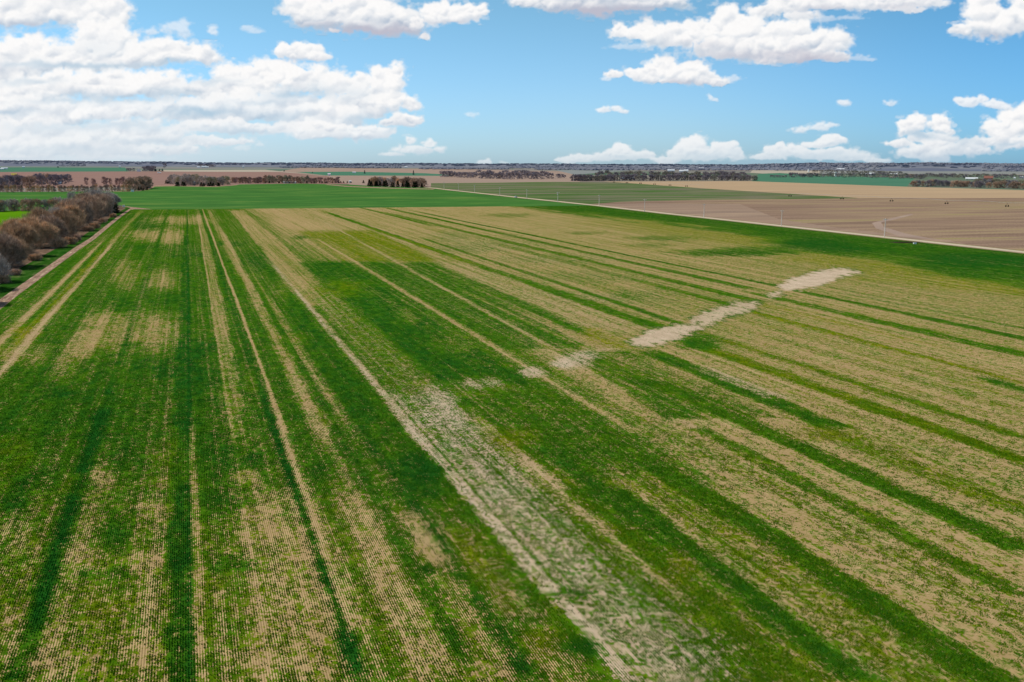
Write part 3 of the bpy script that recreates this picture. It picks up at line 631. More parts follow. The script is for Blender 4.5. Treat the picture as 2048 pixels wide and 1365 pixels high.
bmp = nt.nodes.new('ShaderNodeBump'); bmp.inputs['Strength'].default_value = .5; bmp.inputs['Distance'].default_value = .12
L.new(math_(nt, 'MULTIPLY', cover, math_(nt, 'ADD', fine, .6)), bmp.inputs['Height']); L.new(bmp.outputs[0], bs.inputs['Normal'])
me.materials.append(m)

# seedlings of the nearest rows, each a small tuft of blades: nobody could count them
def sample_grid(sq, tq):
    """crop state painted above, looked up at field positions"""
    X = sq*math.cos(ALPHA)-tq*math.sin(ALPHA); Y = sq*math.sin(ALPHA)+tq*math.cos(ALPHA)
    ti = np.interp(tq, T[:, 0], np.arange(nr)); fs_ = (sq-sL(tq))/(sR(tq)-sL(tq)); si = np.interp(fs_, sa, np.arange(nc))
    i = np.clip(np.rint(ti).astype(int), 0, nr-1); j = np.clip(np.rint(si).astype(int), 0, nc-1)
    return X, Y, D[i, j], H[i, j], B[i, j]
rs = np.random.RandomState(8)
NT_ = 2600000
tq = 50 + (rs.rand(NT_)**1.35)*215; sq = rs.uniform(-1, 1, NT_); sq = 42 + sq*np.interp(tq, [50, 90, 140, 265], [82, 112, 150, 230]); sq = np.round(sq/.215)*.215 + rs.normal(0, .018, NT_)
X_, Y_, dq, hq, bq = sample_grid(sq, tq)
qx, qy = project(X_, Y_)
cl_ = fbm(sq*1.5, tq*1.1, 301, 3); ps_ = fbm(sq*.62, tq*.0045+7, 305, 4)
pr = np.clip((dq*1.15 + (cl_-.5)*1.9 + (ps_-.5)*.6 - .36)*1.1, 0, 1)*.9*sstep(560, 1000, qy)
keep = (qx > -60) & (qx < 2110) & (qy > 560) & (qy < 1440) & (rs.rand(NT_) < pr)
sq, tq, hq, cl_ = sq[keep], tq[keep], hq[keep], cl_[keep]; n = len(sq)
z0 = .35; vs = np.zeros((n, 6, 3), np.float32)
a = rs.uniform(0, math.pi, n); w = rs.uniform(.035, .075, n); h = rs.uniform(.07, .17, n)
for q, off in ((0, 0), (1, 1.5)):
    ca, sn = np.cos(a+off)*w, np.sin(a+off)*w
    vs[:, q*3, :] = np.stack([sq-ca, tq-sn, np.full(n, z0)], -1); vs[:, q*3+1, :] = np.stack([sq+ca, tq+sn, np.full(n, z0)], -1)
    vs[:, q*3+2, :] = np.stack([sq+rs.normal(0, .05, n), tq+rs.normal(0, .05, n), z0+h], -1)
me2 = bpy.data.meshes.new('wheat_seedlings'); me2.vertices.add(n*6); me2.vertices.foreach_set('co', vs.ravel())
me2.loops.add(n*6); me2.loops.foreach_set('vertex_index', np.arange(n*6, dtype=np.int32))
me2.polygons.add(n*2); me2.polygons.foreach_set('loop_start', np.arange(0, n*6, 3, dtype=np.int32)); me2.update(calc_edges=True)
at_ = me2.attributes.new('crop_tone', 'FLOAT', 'POINT'); at_.data.foreach_set('value', np.repeat((hq+rs.normal(0, .18, n)).astype(np.float32), 6))
sdl = bpy.data.objects.new('wheat_seedlings', me2); COL.objects.link(sdl); sdl.rotation_euler = (0, 0, ALPHA)
tag(sdl, 'young wheat seedlings standing in thin drill rows across the near part of the striped field', 'wheat', None, 'stuff')
m, nt, bs = mat('seedling_blades'); tn = attr(nt, 'crop_tone')
g1 = mixc(nt, ramp01(nt, tn, -.25, .5), tuple(c*1.5 for c in GREEN_OLIVE), tuple(c*1.6 for c in GREEN_MID)); g2 = mixc(nt, ramp01(nt, tn, .35, 1.05), g1, tuple(c*1.7 for c in GREEN_DEEP))
nt.links.new(g2, bs.inputs['Base Color']); me2.materials.append(m); print('seedlings', n)
# ------------------------------------------------------------------ the ground out to the horizon, fields, road
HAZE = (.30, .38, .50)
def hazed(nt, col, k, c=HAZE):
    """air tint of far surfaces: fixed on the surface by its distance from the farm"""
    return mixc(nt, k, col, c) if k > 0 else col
def streaky(name, cols, k_haze=0., sx=.02, sy=.15, rows=0., var=.5, patch=(.004, .012), rz=0., fine=.25, contrast=(.3, .7)):
    m, nt, b = mat(name)
    big = noise(nt, coords(nt, patch[0], patch[1], 1, rz), 1, 4, .6, .4)
    med = noise(nt, coords(nt, sx, sy, 1, rz), 1, 4, .65)
    fin = noise(nt, coords(nt, .9, .9, 1, rz), 1, 3, .6)
    c = mixc(nt, ramp01(nt, big, *contrast), cols[0], cols[1])
    if len(cols) > 2: c = mixc(nt, ramp01(nt, math_(nt, 'ADD', math_(nt, 'MULTIPLY', med, .6), math_(nt, 'MULTIPLY', big, .4)), .50, .66), c, cols[2])
    lo = 1-var*.5; hi = 1+var*.5
    c = mixc(nt, 1.0, c, mixc(nt, ramp01(nt, med, .3, .7), (lo, lo, lo), (hi, hi, hi)), 'MULTIPLY')
    c = mixc(nt, 1.0, c, mixc(nt, ramp01(nt, fin, .25, .75), (1-fine,)*3, (1+fine,)*3), 'MULTIPLY')
    if rows:
        t = nt.nodes.new('ShaderNodeTexCoord'); s = nt.nodes.new('ShaderNodeSeparateXYZ'); nt.links.new(t.outputs['Object'], s.inputs[0])
        w = math_(nt, 'SINE', math_(nt, 'MULTIPLY', s.outputs[0], 2*math.pi/rows))
        c = mixc(nt, 1.0, c, mixc(nt, ramp01(nt, w, -1, 1), (.88,)*3, (1.12,)*3), 'MULTIPLY')
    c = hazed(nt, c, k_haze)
    nt.links.new(c, b.inputs['Base Color']); return m
# base sheet with section-sized fields
m, nt, b = mat('far_farmland')
vo = nt.nodes.new('ShaderNodeTexBrick'); vo.offset = .37; vo.squash = 1.0
nt.links.new(coords(nt, 1, 1, 1), vo.inputs['Vector']); vo.inputs['Scale'].default_value = 1/800.; vo.inputs['Brick Width'].default_value = 1.6; vo.inputs['Row Height'].default_value = .8
vo.inputs['Mortar Size'].default_value = .006; vo.inputs['Color1'].default_value = (0, 0, 0, 1); vo.inputs['Color2'].default_value = (1, 1, 1, 1); vo.inputs['Mortar'].default_value = (.8, .8, .8, 1)
rp = nt.nodes.new('ShaderNodeValToRGB'); rp.color_ramp.interpolation = 'CONSTANT'
cs = [(.0, (.24, .19, .15)), (.18, (.12, .17, .09)), (.34, (.29, .25, .20)), (.5, (.19, .18, .13)), (.64, (.25, .18, .14)), (.78, (.07, .17, .08)), (.88, (.33, .29, .21))]
while len(rp.color_ramp.elements) < len(cs): rp.color_ramp.elements.new(.5)
for e, (p, c) in zip(rp.color_ramp.elements, cs): e.position = p; e.color = (*c, 1)
nt.links.new(vo.outputs['Color'], rp.inputs[0])
n1 = noise(nt, coords(nt, .002, .02, 1), 1, 4)
c = mixc(nt, 1.0, rp.outputs[0], mixc(nt, ramp01(nt, n1, .3, .7), (.8, .8, .8), (1.2, 1.2, 1.2)), 'MULTIPLY')
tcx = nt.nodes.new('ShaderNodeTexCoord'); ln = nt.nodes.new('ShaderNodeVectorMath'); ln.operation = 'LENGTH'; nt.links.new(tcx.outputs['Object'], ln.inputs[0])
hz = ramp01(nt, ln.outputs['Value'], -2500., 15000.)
c = mixc(nt, math_(nt, 'MULTIPLY', hz, .62), c, (.25, .27, .30)); nt.links.new(c, b.inputs['Base Color'])  # air haze painted into the ground colour, stronger with distance
MB_ = []
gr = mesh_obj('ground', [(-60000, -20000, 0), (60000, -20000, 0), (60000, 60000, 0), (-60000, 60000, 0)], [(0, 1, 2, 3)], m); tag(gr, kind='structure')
gr.rotation_euler = (0, 0, 0)
ZL = [.05]
def sheet(name, px_pts, material, z=None, local=True):
    if z is None: ZL[0] += .012; z = ZL[0]
    pts = [G(x, y) for x, y in px_pts]
    vs = [RZI @ p for p in pts]
    me = bpy.data.meshes.new(name); bm = bmesh.new()
    f = bm.faces.new([bm.verts.new((v.x, v.y, 0)) for v in vs]); f.normal_update()
    if f.normal.z < 0: f.normal_flip()
    bmesh.ops.triangulate(bm, faces=[f]); bm.to_mesh(me); bm.free(); me.materials.append(material)
    o = bpy.data.objects.new(name, me); COL.objects.link(o); o.rotation_euler = (0, 0, ALPHA); o.location = (0, 0, z); tag(o, kind='structure'); return o
g_wheat = streaky('green_wheat', [(.050, .165, .022), (.062, .185, .026), (.11, .185, .032)], .03, sx=.015, sy=.03, patch=(.003, .010), var=.4, fine=.2, contrast=(.4, .6))
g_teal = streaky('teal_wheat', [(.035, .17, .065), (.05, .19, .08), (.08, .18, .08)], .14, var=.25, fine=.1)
g_lime = streaky('bright_green_field', [(.10, .26, .006), (.12, .28, .008), (.15, .25, .012)], 0, sx=.03, sy=.02, var=.2, fine=.1)
g_plough = streaky('ploughed_soil', [(.30, .155, .110), (.35, .20, .145), (.25, .145, .12)], .10, sx=.004, sy=.03, var=.25, fine=.12)
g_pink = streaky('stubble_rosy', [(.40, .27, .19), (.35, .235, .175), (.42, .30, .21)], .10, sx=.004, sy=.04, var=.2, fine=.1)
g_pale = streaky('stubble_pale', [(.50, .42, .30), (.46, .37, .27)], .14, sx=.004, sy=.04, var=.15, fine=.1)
g_tan = streaky('stubble_tan', [(.50, .345, .20), (.44, .30, .185), (.54, .39, .22)], .04, sx=.003, sy=.05, rz=.0, patch=(.0015, .02), var=.18, fine=.1)
g_mauve = streaky('corn_stubble', [(.27, .18, .13), (.36, .25, .165), (.235, .205, .08)], 0, sx=.006, sy=.07, patch=(.003, .018), var=.5, fine=.3, rows=3.1, contrast=(.4, .6))
g_mix = streaky('patchy_green', [(.075, .145, .028), (.20, .175, .115), (.12, .16, .03)], .03, sx=.006, sy=.06, patch=(.004, .018), var=.45, fine=.2, contrast=(.44, .56))
g_rough = streaky('rough_grass', [(.020, .085, .008), (.035, .11, .012), (.10, .11, .04)], 0, sx=.3, sy=.1, patch=(.03, .03), var=.5, fine=.35, contrast=(.35, .75))
g_litter = streaky('leaf_litter', [(.20, .125, .085), (.13, .085, .06), (.24, .17, .11)], 0, sx=.3, sy=.2, patch=(.05, .05), var=.5, fine=.4)
g_track = streaky('track_dirt', [(.38, .25, .175), (.30, .185, .135), (.46, .36, .24)], 0, sx=.9, sy=.1, patch=(.1, .04), var=.5, fine=.35)
g_road = streaky('gravel', [(.58, .47, .33), (.62, .52, .38)], 0, sx=.5, sy=.02, patch=(.1, .004), var=.2, fine=.12)
g_verge = streaky('verge_soil', [(.34, .25, .155), (.24, .19, .09), (.12, .16, .03)], 0, sx=.3, sy=.03, patch=(.05, .008), var=.4, fine=.3)
# far bands first, then nearer fields
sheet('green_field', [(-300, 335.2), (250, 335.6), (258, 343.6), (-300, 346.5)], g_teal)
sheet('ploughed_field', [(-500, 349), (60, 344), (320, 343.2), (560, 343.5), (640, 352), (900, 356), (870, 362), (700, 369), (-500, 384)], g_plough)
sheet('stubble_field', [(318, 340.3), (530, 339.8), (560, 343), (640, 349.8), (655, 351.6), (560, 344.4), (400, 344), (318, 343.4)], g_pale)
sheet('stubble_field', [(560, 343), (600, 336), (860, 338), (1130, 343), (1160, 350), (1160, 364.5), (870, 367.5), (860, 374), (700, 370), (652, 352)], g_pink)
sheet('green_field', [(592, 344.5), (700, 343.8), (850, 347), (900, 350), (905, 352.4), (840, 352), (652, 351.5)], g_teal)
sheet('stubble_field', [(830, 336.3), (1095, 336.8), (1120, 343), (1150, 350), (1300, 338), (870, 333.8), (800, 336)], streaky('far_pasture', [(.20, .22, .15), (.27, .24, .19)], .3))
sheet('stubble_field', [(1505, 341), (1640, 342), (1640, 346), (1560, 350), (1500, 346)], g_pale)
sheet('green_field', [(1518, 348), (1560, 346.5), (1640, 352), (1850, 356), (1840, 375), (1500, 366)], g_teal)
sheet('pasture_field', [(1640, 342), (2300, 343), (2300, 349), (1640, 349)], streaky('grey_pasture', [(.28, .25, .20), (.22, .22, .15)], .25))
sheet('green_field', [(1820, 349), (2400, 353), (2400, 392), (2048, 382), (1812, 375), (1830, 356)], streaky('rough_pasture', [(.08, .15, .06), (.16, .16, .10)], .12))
sheet('patchy_green_field', [(862, 367), (1000, 365.8), (1110, 364.3), (1240, 365.5), (1400, 376.5), (1720, 396), (1700, 399), (1400, 401.5), (1240, 405.5), (1180, 409), (1100, 401.5), (960, 386.5), (900, 380), (862, 376)], g_mix)
sheet('tan_stubble_field', [(1200, 363.8), (1500, 363), (1812, 374), (2048, 381), (2500, 391), (2500, 404), (2048, 397), (1720, 397), (1400, 377), (1240, 365.5)], g_tan)
sheet('corn_stubble_field', [(1176, 409.5), (1240, 404.5), (1400, 400.5), (1700, 397.5), (2048, 396.5), (2500, 403), (2900, 600), (2300, 534), (2048, 506), (1900, 490), (1700, 468), (1500, 446), (1348, 429.6), (1200, 412.6)], g_mauve)
sheet('tan_patch', [(1180, 410), (1300, 408), (1480, 409), (1560, 440), (1700, 460), (1900, 482), (1960, 496), (1700, 468.5), (1500, 446.5), (1348, 430)], streaky('pale_stubble', [(.34, .235, .17), (.30, .215, .165), (.40, .28, .19)], 0, sx=.006, sy=.06, var=.3, fine=.2, rows=3.1))
sheet('track', [(1823, 428.5), (1826, 430.5), (1790, 440), (1762, 446), (1768, 455), (1810, 468), (1870, 480), (1800, 474), (1752, 458), (1744, 447), (1775, 439)], g_pink)
sheet('green_field', [(-500, 386), (0, 385), (215, 383.5), (290, 379.5), (312, 372.5), (460, 372.8), (480, 369.5), (600, 367.8), (700, 370), (760, 374), (862, 376.6), (900, 381.5), (960, 388), (1100, 403), (1200, 414), (1300, 426), (1200, 424), (1000, 418), (640, 421), (250, 424), (170, 428), (-500, 430)], g_wheat)
sheet('path', [(205, 384.5), (240, 384.2), (280, 382.8), (300, 379), (310, 374), (345, 373.2), (430, 374.6), (475, 371), (470, 370), (420, 372.8), (345, 371.2), (312, 371), (296, 377), (270, 382.3), (240, 383.2)], g_track)
sheet('path', [(655, 369.5), (700, 373), (760, 375.5), (800, 377), (870, 378.4), (866, 379.8), (760, 377.3), (690, 374), (650, 370.2)], g_track)
sheet('bright_green_field', [(-600, 424), (135, 422.5), (110, 440), (40, 462), (-40, 500), (-600, 780)], g_lime)
sheet('rough_grass_strip', [(262, 421), (240, 437), (215, 458), (190, 480), (160, 500), (120, 530), (80, 560), (40, 590), (0, 622), (-300, 858), (-900, 800), (-100, 530), (40, 470), (110, 440), (150, 428), (235, 416), (262, 416)], g_rough)
sheet('leaf_litter_ground', [(240, 412), (252, 417), (232, 429), (205, 447), (172, 469), (150, 486), (110, 500), (66, 524), (30, 544), (-6, 566), (-60, 600), (-320, 740), (-500, 720), (-60, 530), (30, 480), (105, 448), (165, 428)], g_litter)
tr = [(266, 418.5), (240, 437), (215, 458), (190, 480), (160, 500), (120, 530), (80, 560), (40, 590), (0, 622), (-300, 858)]
sheet('dirt_track', [(305, 419.8)]+[(x+1.5, y+1) for x, y in tr]+[(x-4-(y-415)*.09, y-1.5-(y-415)*.012) for x, y in tr[::-1]]+[(236, 411.5), (262, 415)], g_track, z=.3)
# gravel road with verges
def ribbon(name, pts, w, material, z, off=0.0, kind='structure'):
    P = [G(x, y) for x, y in pts]; vs = []; fs = []
    for i, p in enumerate(P):
        a = P[max(i-1, 0)]; c = P[min(i+1, len(P)-1)]; d = (c-a).normalized(); n = Vector((-d.y, d.x, 0))
        vs += [RZI @ (p+n*(off+w/2)), RZI @ (p+n*(off-w/2))]
    for i in range(len(P)-1): fs.append((2*i, 2*i+1, 2*i+3, 2*i+2))
    o = mesh_obj(name, vs, fs, material); o.rotation_euler = (0, 0, ALPHA); o.location.z = z
    if o.data.polygons[0].normal.z < 0: o.data.flip_normals()
    tag(o, kind=kind); return o
P_ = [(3400, 665)]+ROAD+[(845, 375), (836, 372)]
ribbon('road_verge', P_, 13.5, g_verge, .40)
ribbon('gravel_road', P_, 7.5, g_road, .46)
# ------------------------------------------------------------------ low hills along the horizon
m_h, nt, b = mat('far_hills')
c = mixc(nt, ramp01(nt, noise(nt, coords(nt, .0012, .0012, .05), 1, 5, .65), .4, .62), (.15, .165, .225), (.23, .24, .275))  # bluish distance haze is put into the hill colours themselves
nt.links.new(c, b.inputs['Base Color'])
def hill_h(az):
    a = math.degrees(az)
    left = max(0, min(1, (-16-a)/7)); right_ = max(0, min(1, (a-13)/4))
    return 37 + 12*left + 18*right_ + 2.2*math.sin(a*.9)+1.5*math.sin(a*2.3+1) + .8*math.sin(a*7.1)
def hill_d(az):
    a = math.degrees(az); return 9800 + 1500*max(0, min(1, (-12-a)/8)) - 1900*max(0, min(1, (a-8)/10)) + 250*math.sin(a*.8)
hv = []; hf = []; NA = 640
prof = [(0, 0), (.12, .22), (.3, .55), (.55, .82), (.85, .97), (1.1, 1.0), (3.5, 1.05)]
rh = random.Random(4)
for i in range(NA+1):
    az = R(-75+150*i/NA)
    for j, (f, hh) in enumerate(prof):
        dd = hill_d(az)+f*2400; z = hh*hill_h(az)+(rh.uniform(-1.2, 1.2) if 0 < j < 5 else 0) - (.5 if j == 0 else 0)
        hv.append((dd*math.sin(az), dd*math.cos(az), z))
K = len(prof)
for i in range(NA):
    for j in range(K-1): hf.append((i*K+j, (i+1)*K+j, (i+1)*K+j+1, i*K+j+1))
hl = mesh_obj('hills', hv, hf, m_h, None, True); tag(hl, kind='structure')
if hl.data.polygons[0].normal.z < 0: hl.data.flip_normals()
# ------------------------------------------------------------------ trees
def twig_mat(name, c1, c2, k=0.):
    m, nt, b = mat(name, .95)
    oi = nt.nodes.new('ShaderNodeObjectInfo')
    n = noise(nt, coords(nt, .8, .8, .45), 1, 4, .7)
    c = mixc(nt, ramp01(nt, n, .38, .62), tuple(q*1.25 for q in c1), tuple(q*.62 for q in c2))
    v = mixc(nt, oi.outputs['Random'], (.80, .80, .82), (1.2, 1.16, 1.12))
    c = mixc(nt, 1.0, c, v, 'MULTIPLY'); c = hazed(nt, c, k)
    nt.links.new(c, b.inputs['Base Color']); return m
tw_warm = twig_mat('warm_twigs', (.74, .49, .31), (.52, .34, .22))
tw_mauve = twig_mat('mauve_twigs', (.60, .42, .31), (.42, .29, .22))
tw_grey = twig_mat('grey_twigs', (.60, .52, .47), (.46, .39, .36))
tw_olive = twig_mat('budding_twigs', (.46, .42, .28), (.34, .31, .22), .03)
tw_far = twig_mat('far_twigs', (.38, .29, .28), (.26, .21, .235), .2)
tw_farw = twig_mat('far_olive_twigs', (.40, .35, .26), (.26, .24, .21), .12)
tw_red = twig_mat('reddish_twigs', (.52, .33, .27), (.38, .25, .23), .06)
bark = twig_mat('bark', (.10, .075, .06), (.17, .13, .11))
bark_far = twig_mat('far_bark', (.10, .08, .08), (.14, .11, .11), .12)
needle = twig_mat('cedar_needles', (.012, .028, .014), (.022, .042, .018))
needle_far = twig_mat('far_cedar_needles', (.02, .04, .035), (.03, .055, .04), .15)
def grow(rng, H, spread, levels=4, forks=(3, 4), stem=.28, lean=.0, up=.25, low=False):
    segs = []; tips = []
    def g(p, d, L, r, lv):
        n = 3; q = p.copy(); dd = d.copy(); rr = r
        for i in range(n):
            dd = (dd+Vector((rng.gauss(0, .16), rng.gauss(0, .16), rng.gauss(0, .08)+up*.12))).normalized()
            q2 = q+dd*L/n; r2 = rr*.82; segs.append((q.copy(), q2.copy(), rr, r2, lv)); q = q2; rr = r2
            if lv >= 2 and i < n-1: tips.append((q.copy(), dd.copy(), lv, .6))
        if lv >= levels: tips.append((q, dd, lv, 1.0)); return
        k = rng.randint(*forks); ph = rng.uniform(0, 6.28)
        for j in range(k):
            a = ph+6.283*j/k+rng.gauss(0, .3); tilt = rng.uniform(.35, .95)*(1.15 if lv == 0 else .9)
            u_ = dd.orthogonal().normalized(); w_ = dd.cross(u_)
            nd_ = (dd*math.cos(tilt)+(u_*math.cos(a)+w_*math.sin(a))*math.sin(tilt)+Vector((0, 0, up*.35))).normalized()
            g(q, nd_, L*rng.uniform(.62, .85), rr*.68, lv+1)
    g(Vector((0, 0, 0)), Vector((lean, 0, 1)).normalized(), H*stem, H*.022, 0)
    return segs, tips
def bare_tree_meshes(seed, H, spread, twigs, width, tl, levels=4, forks=(3, 4), stem=.28, up=.25, nst=1, fill_n=26):
    rng = random.Random(seed); T_ = MB(); cv = []; cf = []; allseg = []; alltips = []
    for st in range(nst):
        s_, t_ = grow(rng, H, spread, levels, forks, stem, rng.uniform(-.15, .15), up)
        off = Vector((rng.gauss(0, .06*spread), rng.gauss(0, .06*spread), 0)) if nst > 1 else Vector((0, 0, 0))
        allseg += [(a+off, b_+off, r0, r1, lv) for a, b_, r0, r1, lv in s_]; alltips += [(p+off, d, lv, w) for p, d, lv, w in t_]
    mz = max(p.z for p, *_ in alltips); mr = sorted(math.hypot(p.x, p.y) for p, *_ in alltips)[int(len(alltips)*.93)]
    kz = (H-tl*.5)/mz; kr = (spread/2-tl*.35)/mr
    sc_ = lambda p: Vector((p.x*kr, p.y*kr, p.z*kz))
    for a, b_, r0, r1, lv in allseg:
        if lv <= 3: T_.tube(sc_(a), sc_(b_), max(r0, .03), max(r1, .025), 6 if lv < 2 else 4)
    tot = sum(w for *_, w in alltips)
    for p, d, lv, w in alltips:
        q = sc_(p); n = max(1, int(twigs*w/tot+rng.random()))
        for k in range(n):
            out_ = Vector((q.x, q.y, (q.z-H*.45)*.8)); out_.normalize() if out_.length > 0 else None
            dd = (d*.5+out_*.55+Vector((rng.gauss(0, .5), rng.gauss(0, .5), rng.gauss(0, .42)+.12))).normalized()
            st = q+Vector((rng.gauss(0, .22), rng.gauss(0, .22), rng.gauss(0, .22)))*tl*.7
            L = tl*rng.uniform(.5, 1.25); sd = dd.cross(Vector((rng.gauss(0, 1), rng.gauss(0, 1), rng.gauss(0, 1)))).normalized()*width*rng.uniform(.6, 1.2)
            b0 = len(cv); mid = st+dd*L*.55+Vector((rng.gauss(0, .06), rng.gauss(0, .06), 0))*tl
            cv += [st-sd*.5, st+sd*.5, mid+sd*.35, st+dd*L, mid-sd*.35]; cf.append((b0, b0+1, b0+2, b0+3, b0+4))
    # fine outer twigs that fill the crown down to the ground
    c0 = Vector((0, 0, H*.50)); A = (spread/2, spread/2, H*.50); lob = [(rng.uniform(0, 6.28), rng.uniform(.1, .95), rng.uniform(.35, .6)) for _ in range(9)]
    cl = []
    for k in range(max(10, twigs//22)):
        u_ = Vector((rng.gauss(0, 1), rng.gauss(0, 1), rng.gauss(0, 1)+.15)).normalized(); f = rng.uniform(.35, 1)**.45
        bump = .74+.16*math.sin(2*math.atan2(u_.y, u_.x)+seed+u_.z*2)+.12*math.sin(5*math.atan2(u_.y, u_.x)+seed*2+u_.z*5)+.26*rng.random()**2
        z = c0.z+u_.z*A[2]*f*(.9+.1*rng.random()); 
        if z < H*.05 or rng.random() < .22: z = H*rng.uniform(.03, .32)
        cl.append((Vector((u_.x*A[0]*f*bump, u_.y*A[1]*f*bump, z)), u_))
    for q, u_ in cl:
        for k in range(fill_n):
            dd = ((q-Vector((0, 0, H*.08))).normalized()*1.1+Vector((0, 0, .15))+Vector((rng.gauss(0, .33), rng.gauss(0, .33), rng.gauss(0, .28)))).normalized()
            st = q+Vector((rng.gauss(0, .3), rng.gauss(0, .3), rng.gauss(0, .3)))*tl*.9; st.z = max(st.z, .15)
            L = tl*rng.uniform(.5, 1.2); sd = dd.cross(Vector((rng.gauss(0, 1), rng.gauss(0, 1), rng.gauss(0, 1)))).normalized()*width*rng.uniform(.6, 1.2)
            b0 = len(cv); mid = st+dd*L*.55+Vector((rng.gauss(0, .06), rng.gauss(0, .06), 0))*tl
            cv += [st-sd*.5, st+sd*.5, mid+sd*.35, st+dd*L, mid-sd*.35]; cf.append((b0, b0+1, b0+2, b0+3, b0+4))
    return (T_.v, T_.f), (cv, cf)
def cedar_meshes(seed, H, spread, n, size):
    rng = random.Random(seed); T_ = MB(); T_.tube((0, 0, 0), (0, 0, H*.9), H*.02, .02, 6); cv = []; cf = []
    for k in range(n):
        z = rng.random()**1.25; R0 = spread/2*(1-z)**.8*(.75+.35*math.sin(z*23+seed)+.2*math.sin(rng.random()*6)); a = rng.uniform(0, 6.283)
        lob = 1+.18*math.sin(a*3+seed)+.12*math.sin(a*5+z*9)
        r = R0*lob*rng.uniform(.55, 1.05); p = Vector((math.cos(a)*r, math.sin(a)*r, H*(.04+.94*z)))
        d = Vector((math.cos(a), math.sin(a), rng.uniform(-.2, .9))).normalized(); L = size*rng.uniform(.6, 1.3)
        sd = d.cross(Vector((rng.gauss(0, 1), rng.gauss(0, 1), rng.gauss(0, 1)))).normalized()*L*.32
        b0 = len(cv); cv += [p-sd, p+sd, p+d*L]; cf.append((b0, b0+1, b0+2))
    return (T_.v, T_.f), (cv, cf)
near_v = [bare_tree_meshes(100+i, 13, 13+i % 2*2, 8200, .075, 1.95, 4, (3, 4), .2, .3, 2 if i % 2 else 1) for i in range(5)]
far_v = [bare_tree_meshes(200+i, 13, 11.5, 1500, .17, 1.7, 3, (3, 4), .22, .25, 2) for i in range(5)]
slim_v = [bare_tree_meshes(300+i, 11, 5.2, 800, .13, 1.3, 3, (3, 3), .30, .5, 1) for i in range(5)]
tiny_v = [bare_tree_meshes(400+i, 12, 11, 520, .28, 1.9, 3, (3, 3), .22, .3, 1) for i in range(4)]
bush_v = [bare_tree_meshes(500+i, 3.6, 6.5, 2600, .075, 1.1, 3, (4, 5), .10, .1, 3) for i in range(3)]
ced_v = [cedar_meshes(600+i, 7, 4.6, 1500, .55) for i in range(3)]
cedf_v = [cedar_meshes(610+i, 7, 5.0, 500, .9) for i in range(3)]
MESHCACHE = {}
def plant(name, kindv, vi, cm, bk, px, py, h, spread_k=1., label=None, cat='tree', group=None, base_h=13., rng=random, crown='crown', dx=0, dy=0):
    key = (kindv, vi % len(globals()[kindv]), cm.name)
    p = G(px, py)+Vector((dx, dy, 0)); k = h/base_h
    if key not in MESHCACHE:
        e = empty(name, p); (tv, tf_), (cv, cf) = globals()[kindv][key[1]]
        mesh_obj('trunk', tv, tf_, bk, e); mesh_obj(crown, cv, cf, cm, e); MESHCACHE[key] = (e, [c.data for c in e.children])
    else:
        src = MESHCACHE[key][0]; e = copy_tree(src); e.name = name
        for kx in list(e.keys()): del e[kx]
    e.location = p; e.rotation_euler = (0, 0, rng.uniform(0, 6.283)); e.scale = (k*spread_k, k*spread_k*rng.uniform(.93, 1.07), k)
    tag(e, label, cat, group); return e
rt = random.Random(77)
ORD = ['first', 'second', 'third', 'fourth', 'fifth', 'sixth', 'seventh', 'eighth', 'ninth', 'tenth', 'eleventh', 'twelfth', 'thirteenth', 'fourteenth', 'fifteenth', 'sixteenth', 'seventeenth', 'eighteenth', 'nineteenth', 'twentieth']
# the hedgerow beside the striped field: (px, py of its foot, height, spread factor, twigs)
HEDGE = [(-62, 612, 11, 1.1, tw_mauve), (-48, 582, 11.5, 1.05, tw_grey), (-14, 566, 9.5, 1.15, tw_grey), (-4, 538, 12.5, 1.15, tw_mauve), (24, 534, 10.5, 1.05, tw_warm), (38, 514, 13, 1.1, tw_warm),
 (66, 497, 13.5, 1.15, tw_warm), (34, 494, 12.5, 1.1, tw_warm), (96, 485, 12.5, 1.1, tw_mauve), (78, 474, 14, 1.05, tw_warm), (128, 474, 13.5, 1.15, tw_warm), (112, 462, 12.5, 1.1, tw_grey), (146, 462, 14.0, 1.15, tw_warm),
 (142, 447, 14.5, 1.1, tw_mauve), (166, 449, 14, 1.1, tw_mauve), (184, 441, 15.5, 1.2, tw_mauve), (172, 432, 16, 1.2, tw_mauve), (203, 433, 15.5, 1.15, tw_mauve), (196, 424, 16.5, 1.2, tw_grey), (217, 426, 15, 1.1, tw_grey)]
HD = {1: 'with pale grey twigs, lowest of the hedge', 6: 'tall and tan, on the side of the dirt track'}
for i, (x, y, h, sk, cm) in enumerate(HEDGE):
    hue = {'warm_twigs': 'tan brown', 'mauve_twigs': 'dusky brown', 'grey_twigs': 'pale grey'}[cm.name]
    plant('hedgerow_tree', 'near_v', i, cm, bark, x, y, h*1.04, sk*1.0, '%s leafless tree, %s from the near end of the hedgerow on the left' % (hue, ORD[i]), 'tree', 'bare trees of the left hedgerow', rng=rt)
BUSH = [(4, 568, 2.8, tw_warm), (118, 496, 4, tw_warm), (140, 490, 3.6, tw_warm), (152, 482, 2.8, tw_mauve), (176, 464, 3.4, tw_warm), (188, 458, 3.4, tw_warm), (206, 446, 2.8, tw_mauve), (30, 552, 2.2, tw_mauve), (70, 523, 2.8, tw_warm), (226, 436, 2.8, tw_warm)]
